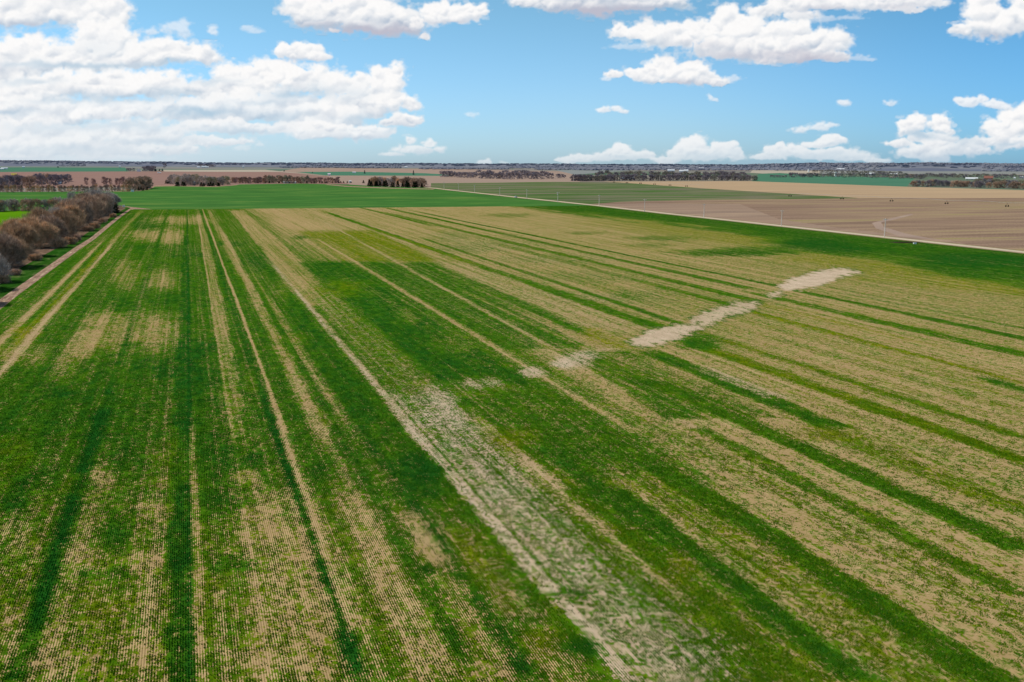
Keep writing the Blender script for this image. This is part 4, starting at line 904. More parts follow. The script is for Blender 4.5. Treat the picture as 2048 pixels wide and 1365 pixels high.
for i, (x, y, h, cm) in enumerate(BUSH):
    plant('bare_shrub', 'bush_v', i, cm, bark, x, y, h, 1.1, '%s leafless shrub, %s along the grass side of the left hedgerow' % ('tan' if cm is tw_warm else 'dull brown', ORD[sorted(range(len(BUSH)), key=lambda k: -BUSH[k][1]).index(i)]), 'shrub', 'shrubs at the foot of the hedgerow', 3.6, rng=rt)
plant('cedar_tree', 'ced_v', 0, needle, bark, 232, 428, 9, .95, 'dark green cedar at the far end of the left hedgerow', 'tree', None, 7, rng=rt)
def scatter(name, kindv, mats, bk, line, n, h, sk, label, cat, group, base_h, jx=3, jy=.6, hj=.15, crown='crown'):
    if kindv in ('far_v', 'tiny_v', 'slim_v'): sk *= 1.28; h *= .93
    (xs, ys) = zip(*line)
    for i in range(n):
        f = (i+.5+rt.uniform(-.4, .4))/n; x = np.interp(f, np.linspace(0, 1, len(xs)), xs)+rt.uniform(-jx, jx)*.3; y = np.interp(f, np.linspace(0, 1, len(ys)), ys)+rt.uniform(-jy, jy)
        plant(name, kindv, rt.randint(0, 4), rt.choice(mats), bk, x, y, h*rt.uniform(1-hj, 1+hj), sk, label, cat, group, base_h, rng=rt, crown=crown)
# second hedge behind the bright green field
scatter('bare_tree', 'far_v', [tw_grey, tw_mauve], bark, [(-60, 424), (0, 424), (150, 421.5)], 22, 11, .85, 'leafless grey tree in the short row behind the bright green field', 'tree', 'row behind the bright green field', 13, jy=1.2)
plant('bare_tree', 'far_v', 2, tw_grey, bark, 145, 416, 14.5, .7, 'tall spindly tree rising at the right end of the row behind the bright green field', 'tree', None, 13, rng=rt)
plant('bare_tree', 'far_v', 1, tw_olive, bark, 178, 414, 15, .9, 'yellowish budding tree behind the hedgerow crown', 'tree', None, 13, rng=rt)
# farmstead shelterbelt on the left
scatter('shelterbelt_tree', 'far_v', [tw_mauve, tw_far], bark, [(-30, 379), (50, 372), (140, 367)], 18, 19, .95, 'large dusky leafless tree in the shelterbelt around the left farmstead', 'tree', 'shelterbelt of the left farmstead', 13, jy=3)
scatter('windbreak_tree', 'slim_v', [tw_red, tw_warm], bark, [(-20, 385), (120, 384.6), (262, 383)], 48, 9.5, 1.05, 'small reddish tree in the planted rows along the green wheat on the left', 'tree', 'planted windbreak rows on the left', 11, jy=.9)
scatter('windbreak_tree', 'slim_v', [tw_red], bark_far, [(165, 372), (230, 371), (262, 371)], 12, 14, 1.0, 'tall slender leafless tree standing alone behind the planted rows', 'tree', 'slender trees behind the rows', 11, jy=1.5, jx=6)
scatter('bare_tree', 'far_v', [tw_mauve], bark, [(262, 383), (285, 379), (300, 374)], 7, 19, .95, 'big mauve leafless tree at the right end of the left shelterbelt', 'tree', 'end of the left shelterbelt', 13, jy=2)
scatter('cedar_tree', 'cedf_v', [needle], bark, [(274, 382.5), (296, 380.5)], 4, 5, 1.1, 'dark cedar under the mauve trees at the end of the left shelterbelt', 'tree', 'cedars at the end of the left shelterbelt', 7)
# grove pair in the middle left
scatter('grove_tree', 'far_v', [tw_olive, tw_grey], bark, [(344, 369), (365, 371), (398, 370)], 10, 19, .95, 'grey budding tree in the left one of the two round groves', 'tree', 'left round grove', 13, jy=1.5)
scatter('grove_tree', 'far_v', [tw_grey, tw_olive], bark, [(405, 371.5), (430, 371.5), (458, 370)], 9, 16.5, .95, 'grey budding tree in the right one of the two round groves', 'tree', 'right round grove', 13, jy=1.5)
scatter('cedar_tree', 'cedf_v', [needle], bark, [(350, 373), (372, 373)], 4, 7, 1.2, 'dark cedar at the foot of the left round grove', 'tree', 'cedars of the left round grove', 7, jy=.3)
scatter('cedar_tree', 'cedf_v', [needle], bark, [(402, 373.4), (442, 373)], 7, 6.5, 1.25, 'dark cedar at the foot of the right round grove', 'tree', 'cedars of the right round grove', 7, jy=.3)
scatter('cedar_tree', 'cedf_v', [needle], bark, [(330, 368), (342, 368)], 3, 8.5, 1.1, 'dark cedar just left of the two round groves', 'tree', 'cedars left of the groves', 7, jy=.3)
# long windbreak in the middle
scatter('windbreak_tree', 'slim_v', [tw_red, tw_mauve], bark_far, [(464, 367), (530, 367)], 22, 13, 1.15, 'reddish leafless tree in the left half of the long windbreak', 'tree', 'left half of the middle windbreak', 11, jy=.5)
scatter('windbreak_tree', 'slim_v', [tw_olive, tw_mauve], bark_far, [(528, 366.5), (615, 367)], 26, 14.5, 1.2, 'grey leafless tree in the taller middle of the long windbreak', 'tree', 'middle of the middle windbreak', 11, jy=.6, hj=.22)
scatter('windbreak_tree', 'slim_v', [tw_red, tw_mauve], bark_far, [(615, 367), (680, 367)], 15, 11.5, 1.15, 'thin leafless tree in the right end of the long windbreak', 'tree', 'right end of the middle windbreak', 11, jy=.6, hj=.25)
scatter('cedar_tree', 'cedf_v', [needle], bark, [(465, 366.6), (620, 367.3), (705, 366.5)], 26, 4.2, 1.2, 'low dark cedar under the long windbreak', 'tree', 'cedars under the middle windbreak', 7, jy=.3, hj=.35)
# clump beside the road end
scatter('bare_tree', 'far_v', [tw_warm, tw_grey], bark, [(738, 371), (800, 371)], 10, 16, .9, 'tan leafless tree behind the cedars of the roadside clump', 'tree', 'tan trees of the roadside clump', 13, jy=1.5)
scatter('bare_tree', 'far_v', [tw_mauve], bark, [(806, 374), (850, 374)], 9, 17, 1.0, 'mauve leafless tree at the road end of the roadside clump', 'tree', 'mauve trees of the roadside clump', 13, jy=1.5)
scatter('cedar_tree', 'ced_v', [needle], bark, [(738, 373), (765, 374), (805, 375.5), (845, 376)], 16, 9.5, 1.1, 'dark cedar in the roadside clump', 'tree', 'cedars of the roadside clump', 7, jy=.4, hj=.3)
plant('cedar_tree', 'cedf_v', 1, needle, bark, 727, 367, 6, 1.2, 'lone dark cedar between the windbreak and the roadside clump', 'tree', None, 7, rng=rt)
# belts right of the middle
F1 = 'dusky leafless tree in the belt behind the rosy stubble field'
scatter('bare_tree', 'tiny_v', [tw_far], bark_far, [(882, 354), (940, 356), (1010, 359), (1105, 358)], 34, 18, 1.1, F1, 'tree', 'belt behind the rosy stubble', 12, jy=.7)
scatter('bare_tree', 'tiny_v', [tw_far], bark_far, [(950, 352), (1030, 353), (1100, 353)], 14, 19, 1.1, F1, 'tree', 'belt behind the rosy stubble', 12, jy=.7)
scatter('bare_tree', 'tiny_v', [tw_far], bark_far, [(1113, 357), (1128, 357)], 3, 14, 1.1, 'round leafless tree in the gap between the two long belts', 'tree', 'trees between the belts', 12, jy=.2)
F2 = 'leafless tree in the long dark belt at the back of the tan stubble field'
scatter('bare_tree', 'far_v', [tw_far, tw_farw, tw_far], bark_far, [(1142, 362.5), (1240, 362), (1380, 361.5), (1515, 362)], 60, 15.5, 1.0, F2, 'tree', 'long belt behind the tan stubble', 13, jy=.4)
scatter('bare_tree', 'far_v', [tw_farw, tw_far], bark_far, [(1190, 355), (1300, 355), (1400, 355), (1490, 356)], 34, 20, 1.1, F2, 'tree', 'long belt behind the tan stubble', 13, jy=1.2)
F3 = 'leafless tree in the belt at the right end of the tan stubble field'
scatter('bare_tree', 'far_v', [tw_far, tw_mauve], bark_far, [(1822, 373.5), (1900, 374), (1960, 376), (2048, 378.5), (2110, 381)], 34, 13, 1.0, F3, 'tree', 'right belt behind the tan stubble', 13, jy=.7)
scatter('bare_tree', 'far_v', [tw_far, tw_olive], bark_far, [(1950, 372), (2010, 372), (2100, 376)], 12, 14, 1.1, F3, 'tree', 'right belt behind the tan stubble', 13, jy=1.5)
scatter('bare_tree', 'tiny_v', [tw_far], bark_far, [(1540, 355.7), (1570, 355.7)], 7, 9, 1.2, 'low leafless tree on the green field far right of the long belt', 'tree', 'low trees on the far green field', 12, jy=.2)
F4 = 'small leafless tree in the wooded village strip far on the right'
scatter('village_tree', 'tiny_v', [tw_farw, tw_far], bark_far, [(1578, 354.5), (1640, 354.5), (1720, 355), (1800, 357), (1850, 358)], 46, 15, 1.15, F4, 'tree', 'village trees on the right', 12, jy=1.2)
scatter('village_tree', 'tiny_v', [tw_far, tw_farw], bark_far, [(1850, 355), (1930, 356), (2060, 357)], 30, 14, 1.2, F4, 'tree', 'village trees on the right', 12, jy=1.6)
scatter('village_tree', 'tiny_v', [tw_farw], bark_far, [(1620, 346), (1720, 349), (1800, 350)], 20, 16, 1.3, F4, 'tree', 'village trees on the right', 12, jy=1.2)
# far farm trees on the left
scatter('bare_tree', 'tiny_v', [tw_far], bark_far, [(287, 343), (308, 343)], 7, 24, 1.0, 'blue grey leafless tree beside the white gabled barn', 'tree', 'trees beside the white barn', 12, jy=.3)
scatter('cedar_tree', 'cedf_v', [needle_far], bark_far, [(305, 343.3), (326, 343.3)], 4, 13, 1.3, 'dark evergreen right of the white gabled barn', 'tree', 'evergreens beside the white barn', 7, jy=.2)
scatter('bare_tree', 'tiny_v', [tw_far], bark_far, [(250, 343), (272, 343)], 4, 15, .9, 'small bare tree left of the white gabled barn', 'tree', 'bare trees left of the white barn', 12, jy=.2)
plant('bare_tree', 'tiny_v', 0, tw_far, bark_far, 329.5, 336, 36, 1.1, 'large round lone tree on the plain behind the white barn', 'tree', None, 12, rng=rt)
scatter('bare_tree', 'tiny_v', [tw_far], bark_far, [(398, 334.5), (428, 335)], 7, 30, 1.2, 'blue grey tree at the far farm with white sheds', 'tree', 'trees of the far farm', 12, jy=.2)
scatter('bare_tree', 'tiny_v', [tw_far], bark_far, [(462, 333.5), (500, 333.5)], 7, 36, 1.2, 'blue grey tree at the farther farm near the pale sheds', 'tree', 'trees of the farther farm', 12, jy=.2)
for x, y, h, lb in ((568.5, 343.6, 7, 'single dark bush on the pale stubble strip'), (610, 336.8, 10, 'single dark bush left of the distant woods'), (640, 336.2, 12, 'dark tree before the distant woods'), (729.3, 347.8, 14, 'narrow dark cedar standing in the teal wheat field'),
                   (827, 350.2, 16, 'narrow dark cedar at the right tip of the teal wheat field'), (625, 346.6, 5, 'small dark bush at the left tip of the teal wheat field'), (116, 335.6, 12, 'dark bush beyond the left teal field')):
    plant('cedar_tree', 'cedf_v', int(x) % 3, needle_far, bark_far, x, y, h, .6 if 'narrow' in lb else 1.5, lb, 'tree', None, 7, rng=rt)
# distant woods: blurred masses of crowns nobody could count
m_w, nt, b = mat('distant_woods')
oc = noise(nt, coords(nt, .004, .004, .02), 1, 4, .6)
nt.links.new(mixc(nt, ramp01(nt, oc, .3, .7), (.15, .16, .215), (.24, .24, .27)), b.inputs['Base Color'])  # crown colours carry a painted blue-grey air haze
def woods(name, strips, n, rad, seed, label):
    rng = random.Random(seed); v = []; f = []
    ico = [(0, 0, 1)]+[(.89*math.cos(k*1.2566), .89*math.sin(k*1.2566), .45) for k in range(5)]+[(.95*math.cos(k*1.2566+.63), .95*math.sin(k*1.2566+.63), -.3) for k in range(5)]
    fc_ = [(0, k+1, (k+1) % 5+1) for k in range(5)]+[(k+1, k+6, (k+1) % 5+1) for k in range(5)]+[((k+1) % 5+1, k+6, (k+1) % 5+6) for k in range(5)]
    tot = sum((s[1]-s[0]) for s in strips)
    for (x0, x1, ya, yb) in strips:
        for i in range(int(n*(x1-x0)/tot)):
            x = rng.uniform(x0, x1); y = rng.uniform(ya, yb)+(x-1024)*.00384 if False else rng.uniform(ya, yb)
            p = G(x, y); r = rad*rng.uniform(.6, 1.3); h = rng.uniform(9, 15)
            az = math.atan2(p.x, p.y); dd = math.hypot(p.x, p.y); fr = (dd-hill_d(az))/2400
            z = float(np.interp(fr, [q[0] for q in prof], [q[1] for q in prof]))*hill_h(az) if fr > 0 else 0
            b0 = len(v)
            for q in ico: v.append((p.x+q[0]*r*rng.uniform(.8, 1.2), p.y+q[1]*r*rng.uniform(.8, 1.2), z+h*.45+q[2]*h*.6*rng.uniform(.8, 1.2)))
            f += [(a+b0, b_+b0, c_+b0) for a, b_, c_ in fc_]
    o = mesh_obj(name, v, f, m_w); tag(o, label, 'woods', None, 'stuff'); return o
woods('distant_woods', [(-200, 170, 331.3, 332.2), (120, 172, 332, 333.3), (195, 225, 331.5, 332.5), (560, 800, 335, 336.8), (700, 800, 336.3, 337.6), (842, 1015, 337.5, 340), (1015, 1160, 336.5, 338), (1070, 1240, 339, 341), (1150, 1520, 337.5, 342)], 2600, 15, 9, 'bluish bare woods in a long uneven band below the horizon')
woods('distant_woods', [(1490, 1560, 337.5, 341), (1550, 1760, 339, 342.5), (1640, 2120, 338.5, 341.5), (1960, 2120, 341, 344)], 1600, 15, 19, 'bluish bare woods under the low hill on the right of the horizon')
def ridge_trees():
    rng = random.Random(31); v = []; f = []
    for i in range(2600):
        az = R(rng.uniform(-34, 36)); j = rng.choice([2, 3, 4, 4, 5, 5, 5]); fr = prof[j][0]+rng.uniform(-.08, .12)
        dd = hill_d(az)+fr*2400; z = float(np.interp(fr, [q[0] for q in prof], [q[1] for q in prof]))*hill_h(az)
        r = rng.uniform(14, 40); h = rng.uniform(5, 12); b0 = len(v); x, y = dd*math.sin(az), dd*math.cos(az)
        v += [(x-r, y, z-2), (x+r, y-4, z-2), (x+r*.6, y, z+h*rng.uniform(.6, .9)), (x+rng.uniform(-.2, .2)*r, y, z+h), (x-r*.6, y, z+h*rng.uniform(.6, .9)), (x, y+r, z-2)]
        f += [(b0, b0+1, b0+2, b0+3, b0+4), (b0+1, b0+5, b0+3, b0+2), (b0+5, b0, b0+4, b0+3)]
    o = mesh_obj('ridge_woods', v, f, m_w); tag(o, 'dark tree line on the crest of the low hills at the horizon', 'woods', None, 'stuff')
ridge_trees()
# ------------------------------------------------------------------ poles, irrigators, vehicle, buildings
def plain(name, col, rough=.6, var=.12, metal=0., sc=2.):
    m, nt, b = mat(name, rough, .4 if rough < .6 else .1); n = noise(nt, coords(nt, sc, sc, sc), 1, 3, .6)
    c = mixc(nt, 1.0, (*col,), mixc(nt, ramp01(nt, n, .3, .7), (1-var,)*3, (1+var,)*3), 'MULTIPLY')
    nt.links.new(c, b.inputs['Base Color']); b.inputs['Metallic'].default_value = metal; return m
m_pole = plain('weathered_pole', (.72, .63, .56), .9, .2); m_ins = plain('porcelain', (.6, .6, .6), .3); m_galv = plain('galvanised', (.50, .51, .52), .45, .1, .3)
m_tyre = plain('rubber', (.02, .018, .017), .9); m_white = plain('white_paint', (.78, .78, .76), .5, .06); m_cream = plain('cream_siding', (.62, .56, .44), .7)
m_roofg = plain('grey_roof', (.30, .30, .31), .8); m_roofl = plain('white_metal_roof', (.80, .82, .84), .4, .05); m_roofr = plain('red_roof', (.30, .13, .10), .8); m_dark = plain('window_glass', (.03, .04, .05), .15)
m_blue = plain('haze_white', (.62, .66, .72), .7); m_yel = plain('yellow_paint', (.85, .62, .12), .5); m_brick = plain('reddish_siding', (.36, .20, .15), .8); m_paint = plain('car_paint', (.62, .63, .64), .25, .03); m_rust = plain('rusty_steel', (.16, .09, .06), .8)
def make_pole():
    e = empty('utility_pole', (0, 0, 0)); b_ = MB(); n = 6
    for i in range(n): b_.tube((0, 0, -0.4+i*11.4/n), (0, 0, -.4+(i+1)*11.4/n), .27-.014*i, .27-.014*(i+1), 8)
    b_.obj('pole', m_pole, e)
    a = MB(); a.box((0, .16, 10.35), (3.1, .22, .26)); a.obj('crossarm', m_pole, e)
    br = MB(); br.tube((-.9, .17, 10.3), (0, .16, 9.6), .03); br.tube((.9, .17, 10.3), (0, .16, 9.6), .03); br.obj('brace', m_galv, e)
    for x in (-1.35, .55, 1.35):
        i_ = MB(); i_.tube((x, .16, 10.44), (x, .16, 10.56), .03); i_.tube((x, .16, 10.56), (x, .16, 10.72), .085, .05, 8); i_.obj('insulator', m_ins, e)
    return e
POLES = [(1768.5, 476.5), (1562.5, 454), (1407.5, 437), (1289, 424.5), (1198, 413), (1115.5, 405.3), (1053.5, 398.5), (999.5, 392.5), (949, 385.5), (917, 382), (888, 379.2)]
pole0 = make_pole()
ra = G(2048, 506.5)-G(900, 381); raz = math.atan2(ra.y, ra.x)-math.pi/2
for i, (x, y) in enumerate(POLES):
    o = pole0 if i == 0 else copy_tree(pole0); o.location = G(x, y); o.rotation_euler = (0, 0, raz+R(4*((i*37) % 5-2)))
    nm = 'nearest' if i == 0 else ORD[i]
    tag(o, 'pale wooden utility pole with a crossarm by the gravel road, %s from the right' % ORD[i], 'utility pole', 'utility poles along the gravel road')
    if i == 5:
        t = MB(); t.tube((.42, -.1, 8.1), (.42, -.1, 9.3), .33, .33, 10); t.obj('transformer', m_white, o); o['label'] = 'pale utility pole carrying a white transformer can, sixth counting from the right'
        del o['group']
for i, (x, y, h) in enumerate([(1147, 363.5, 1.15), (1232, 364, 1.25), (1319, 364, 1.25), (1377.5, 363.5, 1.25)]):
    o = copy_tree(pole0); o.location = G(x, y); o.scale = (1.3, 1.3, h)
    tag(o, 'distant wooden pole before the long dark tree belt, %s from the left' % ORD[i], 'utility pole', 'poles before the long tree belt')
# centre pivot irrigators
def make_pivot(label, pts, wheel=.75, first_tank=False, arm_ext=None, anchor=None, H_=3.9):
    P = [G(x, y) for x, y in pts]; e = empty('centre_pivot_irrigator', P[0]); e.rotation_euler = (0, 0, 0); tag(e, label, 'irrigator', None)
    o0 = P[0]
    def loc(v): return v-o0
    d = (P[-1]-P[0]).normalized(); n = Vector((-d.y, d.x, 0))
    line_ = ([G(*anchor)] if anchor else [])+P+([G(*arm_ext)] if arm_ext else [])
    for a, b_ in zip(line_[:-1], line_[1:]):
        sp_ = MB(); a_ = loc(a)+Vector((0, 0, H_)); c_ = loc(b_)+Vector((0, 0, H_)); K_ = 8
        prev = a_
        for k in range(1, K_+1):
            q = a_.lerp(c_, k/K_)+Vector((0, 0, 1.0*math.sin(math.pi*k/K_))); sp_.tube(prev, q, .085, .085, 5)
            if k < K_:
                lo = q-Vector((0, 0, 1.1)); 
                for s in (-1, 1): sp_.tube(q, lo+n*s*.5, .025, .025, 3)
            prev = q
        sp_.obj('water_pipe_span', m_galv, e)
    for p in P:
        q = loc(p); t = MB()
        for s in (-1, 1):
            t.tube(q+n*s*1.9+Vector((0, 0, .7)), q+Vector((0, 0, H_)), .06, .05, 4); t.tube(q+n*s*1.9+d*.4+Vector((0, 0, .7)), q+d*.2+Vector((0, 0, H_)), .05, .05, 4)
        t.tube(q-n*2.0+Vector((0, 0, .72)), q+n*2.0+Vector((0, 0, .72)), .1, .1, 5); to = t.obj('tower', m_rust, e)
        for s in (-1, 1):
            w = MB(); c_ = q+n*s*1.75+Vector((0, 0, wheel)); w.tube(c_-d*.2, c_+d*.2, wheel, wheel, 14); w.tube(c_-d*.24, c_+d*.24, wheel*.42, wheel*.42, 8); w.obj('wheel', m_tyre, to)
    return e
make_pivot('centre pivot irrigator standing on the brown corn stubble, its dark wheels in pairs', [(1580, 393.5), (1684, 399.3), (1783, 403.6), (1893, 408.6), (2014, 414.2), (2150, 420.5)], .85)
make_pivot('farther centre pivot irrigator crossing the edge of the tan stubble and the patchy green field', [(1228, 365.6), (1254, 366.8), (1281, 368.0), (1309, 369.8), (1340, 371.8), (1373, 373.8)], 1.05, arm_ext=(1407, 375.3))
e = make_pivot('centre pivot irrigator parked along the planted windbreak rows on the left', [(-40, 387.5), (28, 386.5), (96, 385.8), (162, 385.2), (225, 384.9)], .7, arm_ext=(270, 384.5), H_=4.6)
p = G(265, 384.3); b_ = MB(); b_.box((p.x, p.y, 1.6), (3.4, 2.2, 2.6)); b_.box((p.x, p.y, .2), (3.8, 2.6, .4)); o = b_.obj('irrigation_pump_box', m_white); tag(o, 'white pump box at the end of the parked irrigator on the left', 'pump box')
# white and yellow markers at the end of the hedgerow
def box_thing(name, px, py, w, d, h, m_, label, cat, lid=m_galv, post=False):
    e = empty(name, G(px, py)+Vector((0, 0, .02))); b_ = MB(); z0 = .5 if post else 0
    b_.box((0, 0, z0+h/2), (w, d, h), taper=.94); b_.obj('body', m_, e)
    l_ = MB(); l_.box((0, 0, z0+h+.06), (w*1.06, d*1.06, .12)); l_.obj('lid', lid, e)
    if post:
        for sx in (-1, 1):
            p_ = MB(); p_.tube((sx*w*.35, 0, 0), (sx*w*.35, 0, z0), .06); p_.obj('leg', m_galv, e)
    tag(e, label, cat); return e
box_thing('utility_box', 247.5, 414.5, 1.7, 1.2, 1.9, m_white, 'white box standing at the far end of the dirt track', 'utility box', m_yel)
box_thing('utility_box', 241, 413.6, 1.0, .8, 1.0, m_galv, 'small grey box beside the white box at the end of the hedgerow', 'utility box')
box_thing('culvert_box', 1829.5, 489.6, 1.5, 1.0, 1.0, m_white, 'white concrete box in the ditch between the road and the green crop', 'culvert box')
b_ = MB(); p = G(1812, 487.5)
rr_ = random.Random(3)
vs = []; fs = []
for i in range(900):
    q = p+Vector((rr_.gauss(0, 3.5), rr_.gauss(0, .9), 0)); a = rr_.uniform(0, 6.28); L = rr_.uniform(.3, .9)
    vs += [q+Vector((math.cos(a)*.1, math.sin(a)*.1, .35)), q-Vector((math.cos(a)*.1, math.sin(a)*.1, -.35)), q+Vector((rr_.gauss(0, .3), rr_.gauss(0, .3), .35+L))]; fs.append((3*i, 3*i+1, 3*i+2))
tag(mesh_obj('dead_weeds', vs, fs, plain('dead_weeds', (.10, .07, .05), .9)), 'dark dead weeds in the ditch beside the white concrete box', 'weeds', None, 'stuff')
# the vehicle on the gravel road
def make_car(px, py, label):
    e = empty('pickup_truck', G(px, py)+Vector((0, 0, .5))); e.rotation_euler = (0, 0, raz); e.scale = (1.08,)*3
    def prism(pts, w, wt=None):       # side profile (y, z) extruded across x, narrowed at the top
        zs = [z for _, z in pts]; z0, z1 = min(zs), max(zs); wt = w if wt is None else wt; v = []
        for s in (-1, 1):
            for y, z in pts: v.append((s*(w+(wt-w)*(z-z0)/(z1-z0))/2, y, z))
        n = len(pts); return v, [tuple(range(n)), tuple(range(2*n-1, n-1, -1))]+[(i, n+i, n+(i+1) % n, (i+1) % n) for i in range(n)]
    b_ = MB(); b_.add(*prism([(-2.75, .45), (2.7, .45), (2.8, .7), (2.7, 1.02), (1.3, 1.14), (.9, 1.15), (-2.8, 1.12), (-2.85, .6)], 1.9)); b_.obj('body', m_paint, e)
    c_ = MB(); c_.add(*prism([(1.35, 1.12), (.75, 1.78), (-.85, 1.8), (-1.05, 1.12)], 1.8, 1.45)); cb_ = c_.obj('cabin', m_paint, e)
    for nm, y0, y1 in (('window', -.78, -.02), ('window', .06, .86)):
        for s in (-1, 1):
            w = MB(); x0, x1 = s*.868, s*.775; t = .22 if y1 > .5 else 0
            w.add([(x0+s*.012, y0, 1.22), (x0+s*.012, y1+t*.5, 1.22), (x1+s*.006, y1-t, 1.70), (x1+s*.006, y0+.04, 1.70)], [(0, 1, 2, 3)]); w.obj(nm, m_dark, cb_)
    w = MB(); w.add([(-.8, 1.345, 1.16), (.8, 1.345, 1.16), (.68, .80, 1.74), (-.68, .80, 1.74)], [(0, 1, 2, 3)]); w.obj('windscreen', m_dark, cb_)
    bd = MB(); bd.box((0, -1.95, 1.135), (1.6, 1.6, .03)); bd.obj('cargo_bed', m_tyre, e)
    for sx in (-1, 1):
        for y in (-1.75, 1.75):
            w = MB(); w.tube((sx*.72, y, .39), (sx*.98, y, .39), .39, .39, 16); wo = w.obj('wheel', m_tyre, e)
            r_ = MB(); r_.tube((sx*.975, y, .39), (sx*.99, y, .39), .22, .2, 10); r_.obj('rim', m_galv, wo)
        h_ = MB(); h_.box((sx*.7, 2.76, .85), (.32, .08, .18)); h_.obj('headlight', m_ins, e)
    tag(e, label, 'truck'); return e
make_car(1031.5, 396.6, 'pale pickup truck driving along the gravel road')
# buildings
def house(name, px, py, w, d, h, rh, wall_m, roof_m, label, cat='building', rz=None, win=2, door=True, flat=False, az=0):
    p = G(px, py); e = empty(name, p); view = math.atan2(p.y, p.x)-math.pi/2
    e.rotation_euler = (0, 0, (view if rz is None else rz)+R(az))
    b_ = MB(); b_.box((0, 0, h/2-.1), (w, d, h+.2))
    for s in (-1, 1): b_.add([(s*w/2, -d/2, h), (s*w/2, d/2, h), (s*w/2, 0, h+rh)], [(0, 1, 2)])
    b_.obj('wall', wall_m, e); r_ = MB(); r_.gable((0, 0), w, d, rh, ov=min(.5, w*.04), t=.25, z0=h+.01); r_.obj('roof', roof_m, e)
    if door: q = MB(); q.box((w*.05, -d/2-.05, 1.05*min(1.8, h/3)), (w*.12 if w < 14 else w*.1, .12, 2.1*min(1.8, h/3))); q.obj('door', m_roofg, e)
    for k in range(win):
        x = -w*.35+k*(w*.7/max(win-1, 1))+(.06*w if k*2 == win-1 else 0); q = MB(); q.box((x, -d/2-.04, h*.58), (min(1.6, w*.12), .1, min(1.5, h*.3))); q.obj('window', m_dark, e)
    tag(e, label, cat); return e
house('white_barn', 277.5, 343.7, 11, 16, 7, 6.5, m_white, m_roofl, 'white gabled barn beside the blue grey trees on the far left plain', 'barn', az=90, win=0)
house('trailer', 317, 346.8, 7.5, 4, 3, .9, m_white, m_roofl, 'white trailer on the ploughed field below the evergreens, left of the pair', 'trailer', win=2)
house('trailer', 320.8, 347.0, 5.5, 4, 2.6, .8, m_white, m_roofl, 'white trailer on the ploughed field below the evergreens, right of the pair', 'trailer', win=1)
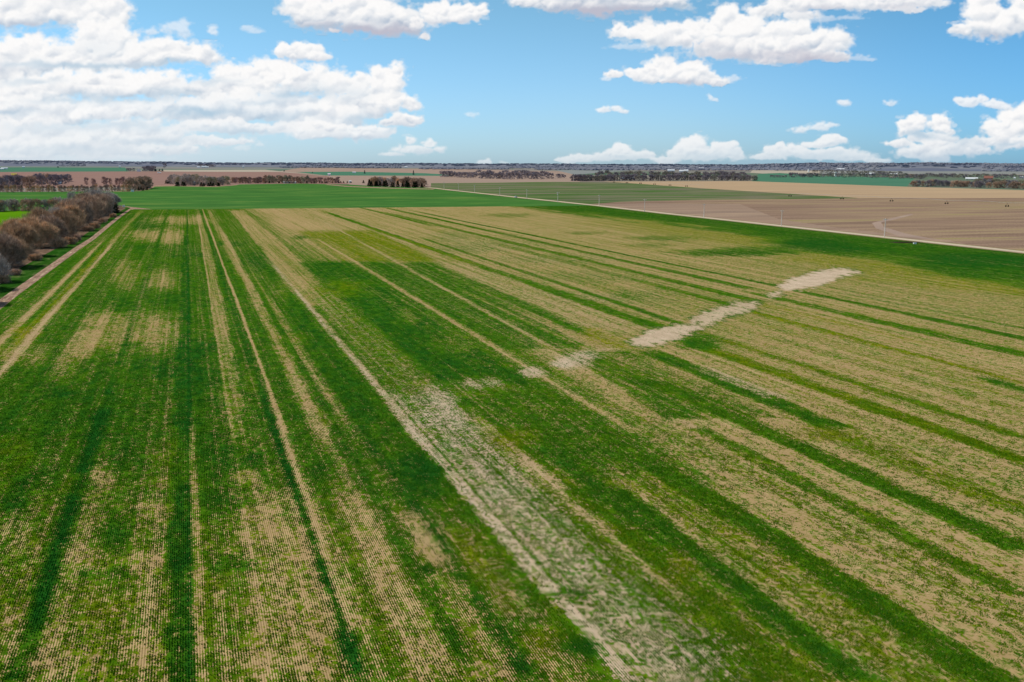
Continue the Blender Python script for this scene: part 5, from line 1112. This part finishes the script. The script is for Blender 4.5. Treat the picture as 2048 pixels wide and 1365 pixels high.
for x, y, w, d, h, rh, wm, rm, lb in [
 (397.5, 336.2, 26, 16, 6, 5, m_white, m_roofl, 'small white shed at the left end of the far farm'), (408, 335.8, 42, 18, 7, 8, m_white, m_roofl, 'widest white barn of the far farm, in its middle'), (415.3, 336, 16, 14, 6, 5, m_white, m_roofl, 'small white shed at the right end of the far farm'),
 (436.5, 333.6, 62, 26, 9, 6, m_blue, m_roofl, 'long pale shed on the plain right of the far farm'), (474, 330, 70, 26, 8, 6, m_blue, m_roofl, 'pale roof behind the trees of the farther farm'), (486.8, 336.2, 14, 12, 12, 5, m_white, m_roofl, 'tall white shed right of the farther farm'), (481, 333.4, 18, 14, 6, 3, m_blue, m_roofl, 'small pale shed below the farther farm trees'),
 (9, 339, 34, 14, 6, 4, m_white, m_roofl, 'long white shed at the left edge of the teal field'), (1, 340.2, 30, 12, 5, 3, m_white, m_roofl, 'low white shed cut by the left edge of the picture'), (47, 336, 16, 12, 6, 5, m_white, m_roofl, 'single white shed beyond the teal field on the far left'),
 (105, 330.6, 34, 20, 12, 8, m_blue, m_roofl, 'pale shed in the gap of the far left woods, left one'), (111.5, 330.6, 34, 20, 16, 8, m_blue, m_roofl, 'pale tall shed in the gap of the far left woods, right one'), (174, 332, 34, 20, 12, 9, m_blue, m_roofl, 'pale shed at the right end of the dark strip of woods'),
 (230, 332.2, 22, 18, 22, 14, m_blue, m_roofl, 'pale tall grain bin house right of the far left woods'), (239.4, 335.4, 13, 12, 9, 6, m_white, m_roofl, 'small bright white shed on the plain above the teal field'),
 (658.3, 351.8, 9, 7, 5, 2.5, m_white, m_roofl, 'small white shed at the lower edge of the teal wheat field'), (708.5, 346.8, 14, 8, 3.5, 2, m_white, m_roofl, 'low white shed on the teal wheat field'),
 (812, 336.2, 26, 16, 7, 6, m_blue, m_roofl, 'pale shed at the left end of the stubble strip by the distant woods'),
 (388.2, 371.6, 4.5, 7, 5.2, 2.4, m_cream, m_roofg, 'narrow cream house between the two round groves'), (700.5, 365.9, 5, 4, 3, 1.2, m_blue, m_roofl, 'small grey shed beside the cedar at the end of the windbreak'),
 (43, 368, 7, 5, 4, 2, m_white, m_roofg, 'white house hidden in the left shelterbelt'), (88.5, 368.5, 6, 4, 3, 1.2, m_white, m_roofl, 'low white shed hidden in the middle of the left shelterbelt'), (80.5, 368.2, 3, 3, 2.5, 1, m_white, m_roofl, 'tiny white shed in the left shelterbelt'), (119.5, 369, 6, 4, 3, 1.2, m_blue, m_roofl, 'grey white shed near the right end of the left shelterbelt'),
 (1249.5, 358.6, 26, 10, 5, 3.4, m_blue, m_roofl, 'long grey white shed seen through the long dark belt'), (1264.5, 358.8, 12, 8, 4, 2.4, m_blue, m_roofl, 'smaller grey shed seen through the long dark belt'),
 (1342, 343.6, 40, 16, 7, 5, m_blue, m_roofl, 'pale long shed above the long dark belt, left one of three'), (1363, 345, 26, 14, 7, 5, m_white, m_roofl, 'white shed above the long dark belt, middle one of three'), (1372, 344.2, 24, 14, 7, 6, m_white, m_roofl, 'bright white shed above the long dark belt, right one of three'), (1402.5, 338.6, 44, 18, 8, 6, m_blue, m_roofl, 'pale shed left of the white steeple'),
 (1669.5, 341.2, 60, 22, 7, 6, m_white, m_roofl, 'long white shed below the right hills, left of two'), (1681, 341.6, 56, 22, 8, 9, m_white, m_roofl, 'long white shed below the right hills, right of two'), (1667, 336.6, 40, 20, 6, 5, m_blue, m_roofl, 'pale shed on the slope of the right hills'), (1695.5, 336.4, 20, 14, 8, 7, m_blue, m_roofl, 'small pale house on the slope of the right hills'),
 (1802, 340.6, 40, 20, 8, 7, m_blue, m_roofl, 'pale barn at the edge of the woods on the far right'),
 (1722.5, 350.2, 22, 8, 4, 2, m_cream, m_roofl, 'cream mobile home, leftmost in the wooded village strip'), (1730.5, 350.2, 14, 8, 4.5, 2.5, m_blue, m_roofl, 'pale blue mobile home, second in the wooded village strip'), (1743, 350.6, 18, 9, 6, 3.5, m_white, m_roofl, 'bright white house in the wooded village strip'), (1748.5, 350, 10, 8, 5, 2.5, m_cream, m_roofg, 'cream house right of the bright white one in the village strip'),
 (1780, 350, 24, 8, 4.5, 2, m_white, m_roofl, 'white mobile home right in the wooded village strip, left of two'), (1791, 350, 14, 8, 4.5, 2.2, m_white, m_roofl, 'white mobile home right in the wooded village strip, right of two'),
 (1943, 360.2, 32, 11, 3.4, 3.4, m_cream, m_roofl, 'long white roofed shed behind the right tree belt'), (2044.5, 357.5, 14, 9, 5, 3, m_blue, m_roofl, 'pale house in the trees at the right edge of the picture'), (2029, 358.6, 5, 5, 4, 2, m_white, m_roofl, 'tiny white shed in the trees near the right edge')]:
    house('farm_building', x, y, w, d, h, rh, wm, rm, lb, 'building', win=3 if w > 20 else 2)
house('red_roofed_house', 1820.5, 354, 22, 12, 4.5, 5, m_brick, m_roofr, 'house with a rusty red roof in the wooded village strip', 'house')
house('red_roofed_house', 1976.5, 360.2, 24, 12, 5, 6.5, m_brick, m_roofr, 'reddish brown house behind the right tree belt', 'house')
house('yellow_shed', 28, 353.6, 13, 8, 5, 4, m_yel, m_yel, 'bright yellow shed above the left shelterbelt', 'shed')
for i, (x, w) in enumerate(((571, 9), (578, 5), (585, 6), (589.5, 5))):
    house('trailer', x, 367.2, w, 3, 2.6, .7, m_white if i != 2 else m_cream, m_roofl, '%s trailer under the windbreak, %s from the left' % ('white' if i != 2 else 'cream', ORD[i]), 'trailer', win=1)
# white church with its steeple, and silos
p = G(1432, 338); e = empty('church', p); e.rotation_euler = (0, 0, math.atan2(p.y, p.x)-math.pi/2)
b_ = MB(); b_.box((-26, 0, 5), (36, 18, 10.2)); b_.box((32, 0, 5), (40, 18, 10.2)); b_.obj('wall', m_white, e)
r_ = MB(); r_.gable((-26, 0), 36, 18, 6, z0=10.2); r_.gable((32, 0), 40, 18, 6, z0=10.2); r_.obj('roof', m_roofl, e)
t = MB(); t.box((0, 0, 14), (9, 9, 28)); t.tube((0, 0, 28), (0, 0, 42), 5.5, .2, 8); t.obj('steeple', m_white, e)
for x in (-36, -26, -16, 20, 32, 44): w = MB(); w.box((x, -9.05, 5.5), (2, .15, 4)); w.obj('window', m_dark, e)
tag(e, 'white church with a pointed steeple below the horizon right of centre', 'church')
def silo(px, py, r, h, label):
    e = empty('silo', G(px, py)); b_ = MB(); b_.tube((0, 0, -.3), (0, 0, h), r, r, 16); b_.obj('wall', m_white, e); r_ = MB(); r_.tube((0, 0, h), (0, 0, h+r*.6), r*1.02, .15, 16); r_.obj('roof', m_galv, e); tag(e, label, 'silo')
silo(1617, 344.5, 5, 15, 'white silo at the edge of the distant woods')
silo(1670.5, 354, 4, 15, 'white silo among the trees at the back of the green field on the right')
print('objects', len(scene.objects), 'mesh cache', len(MESHCACHE))
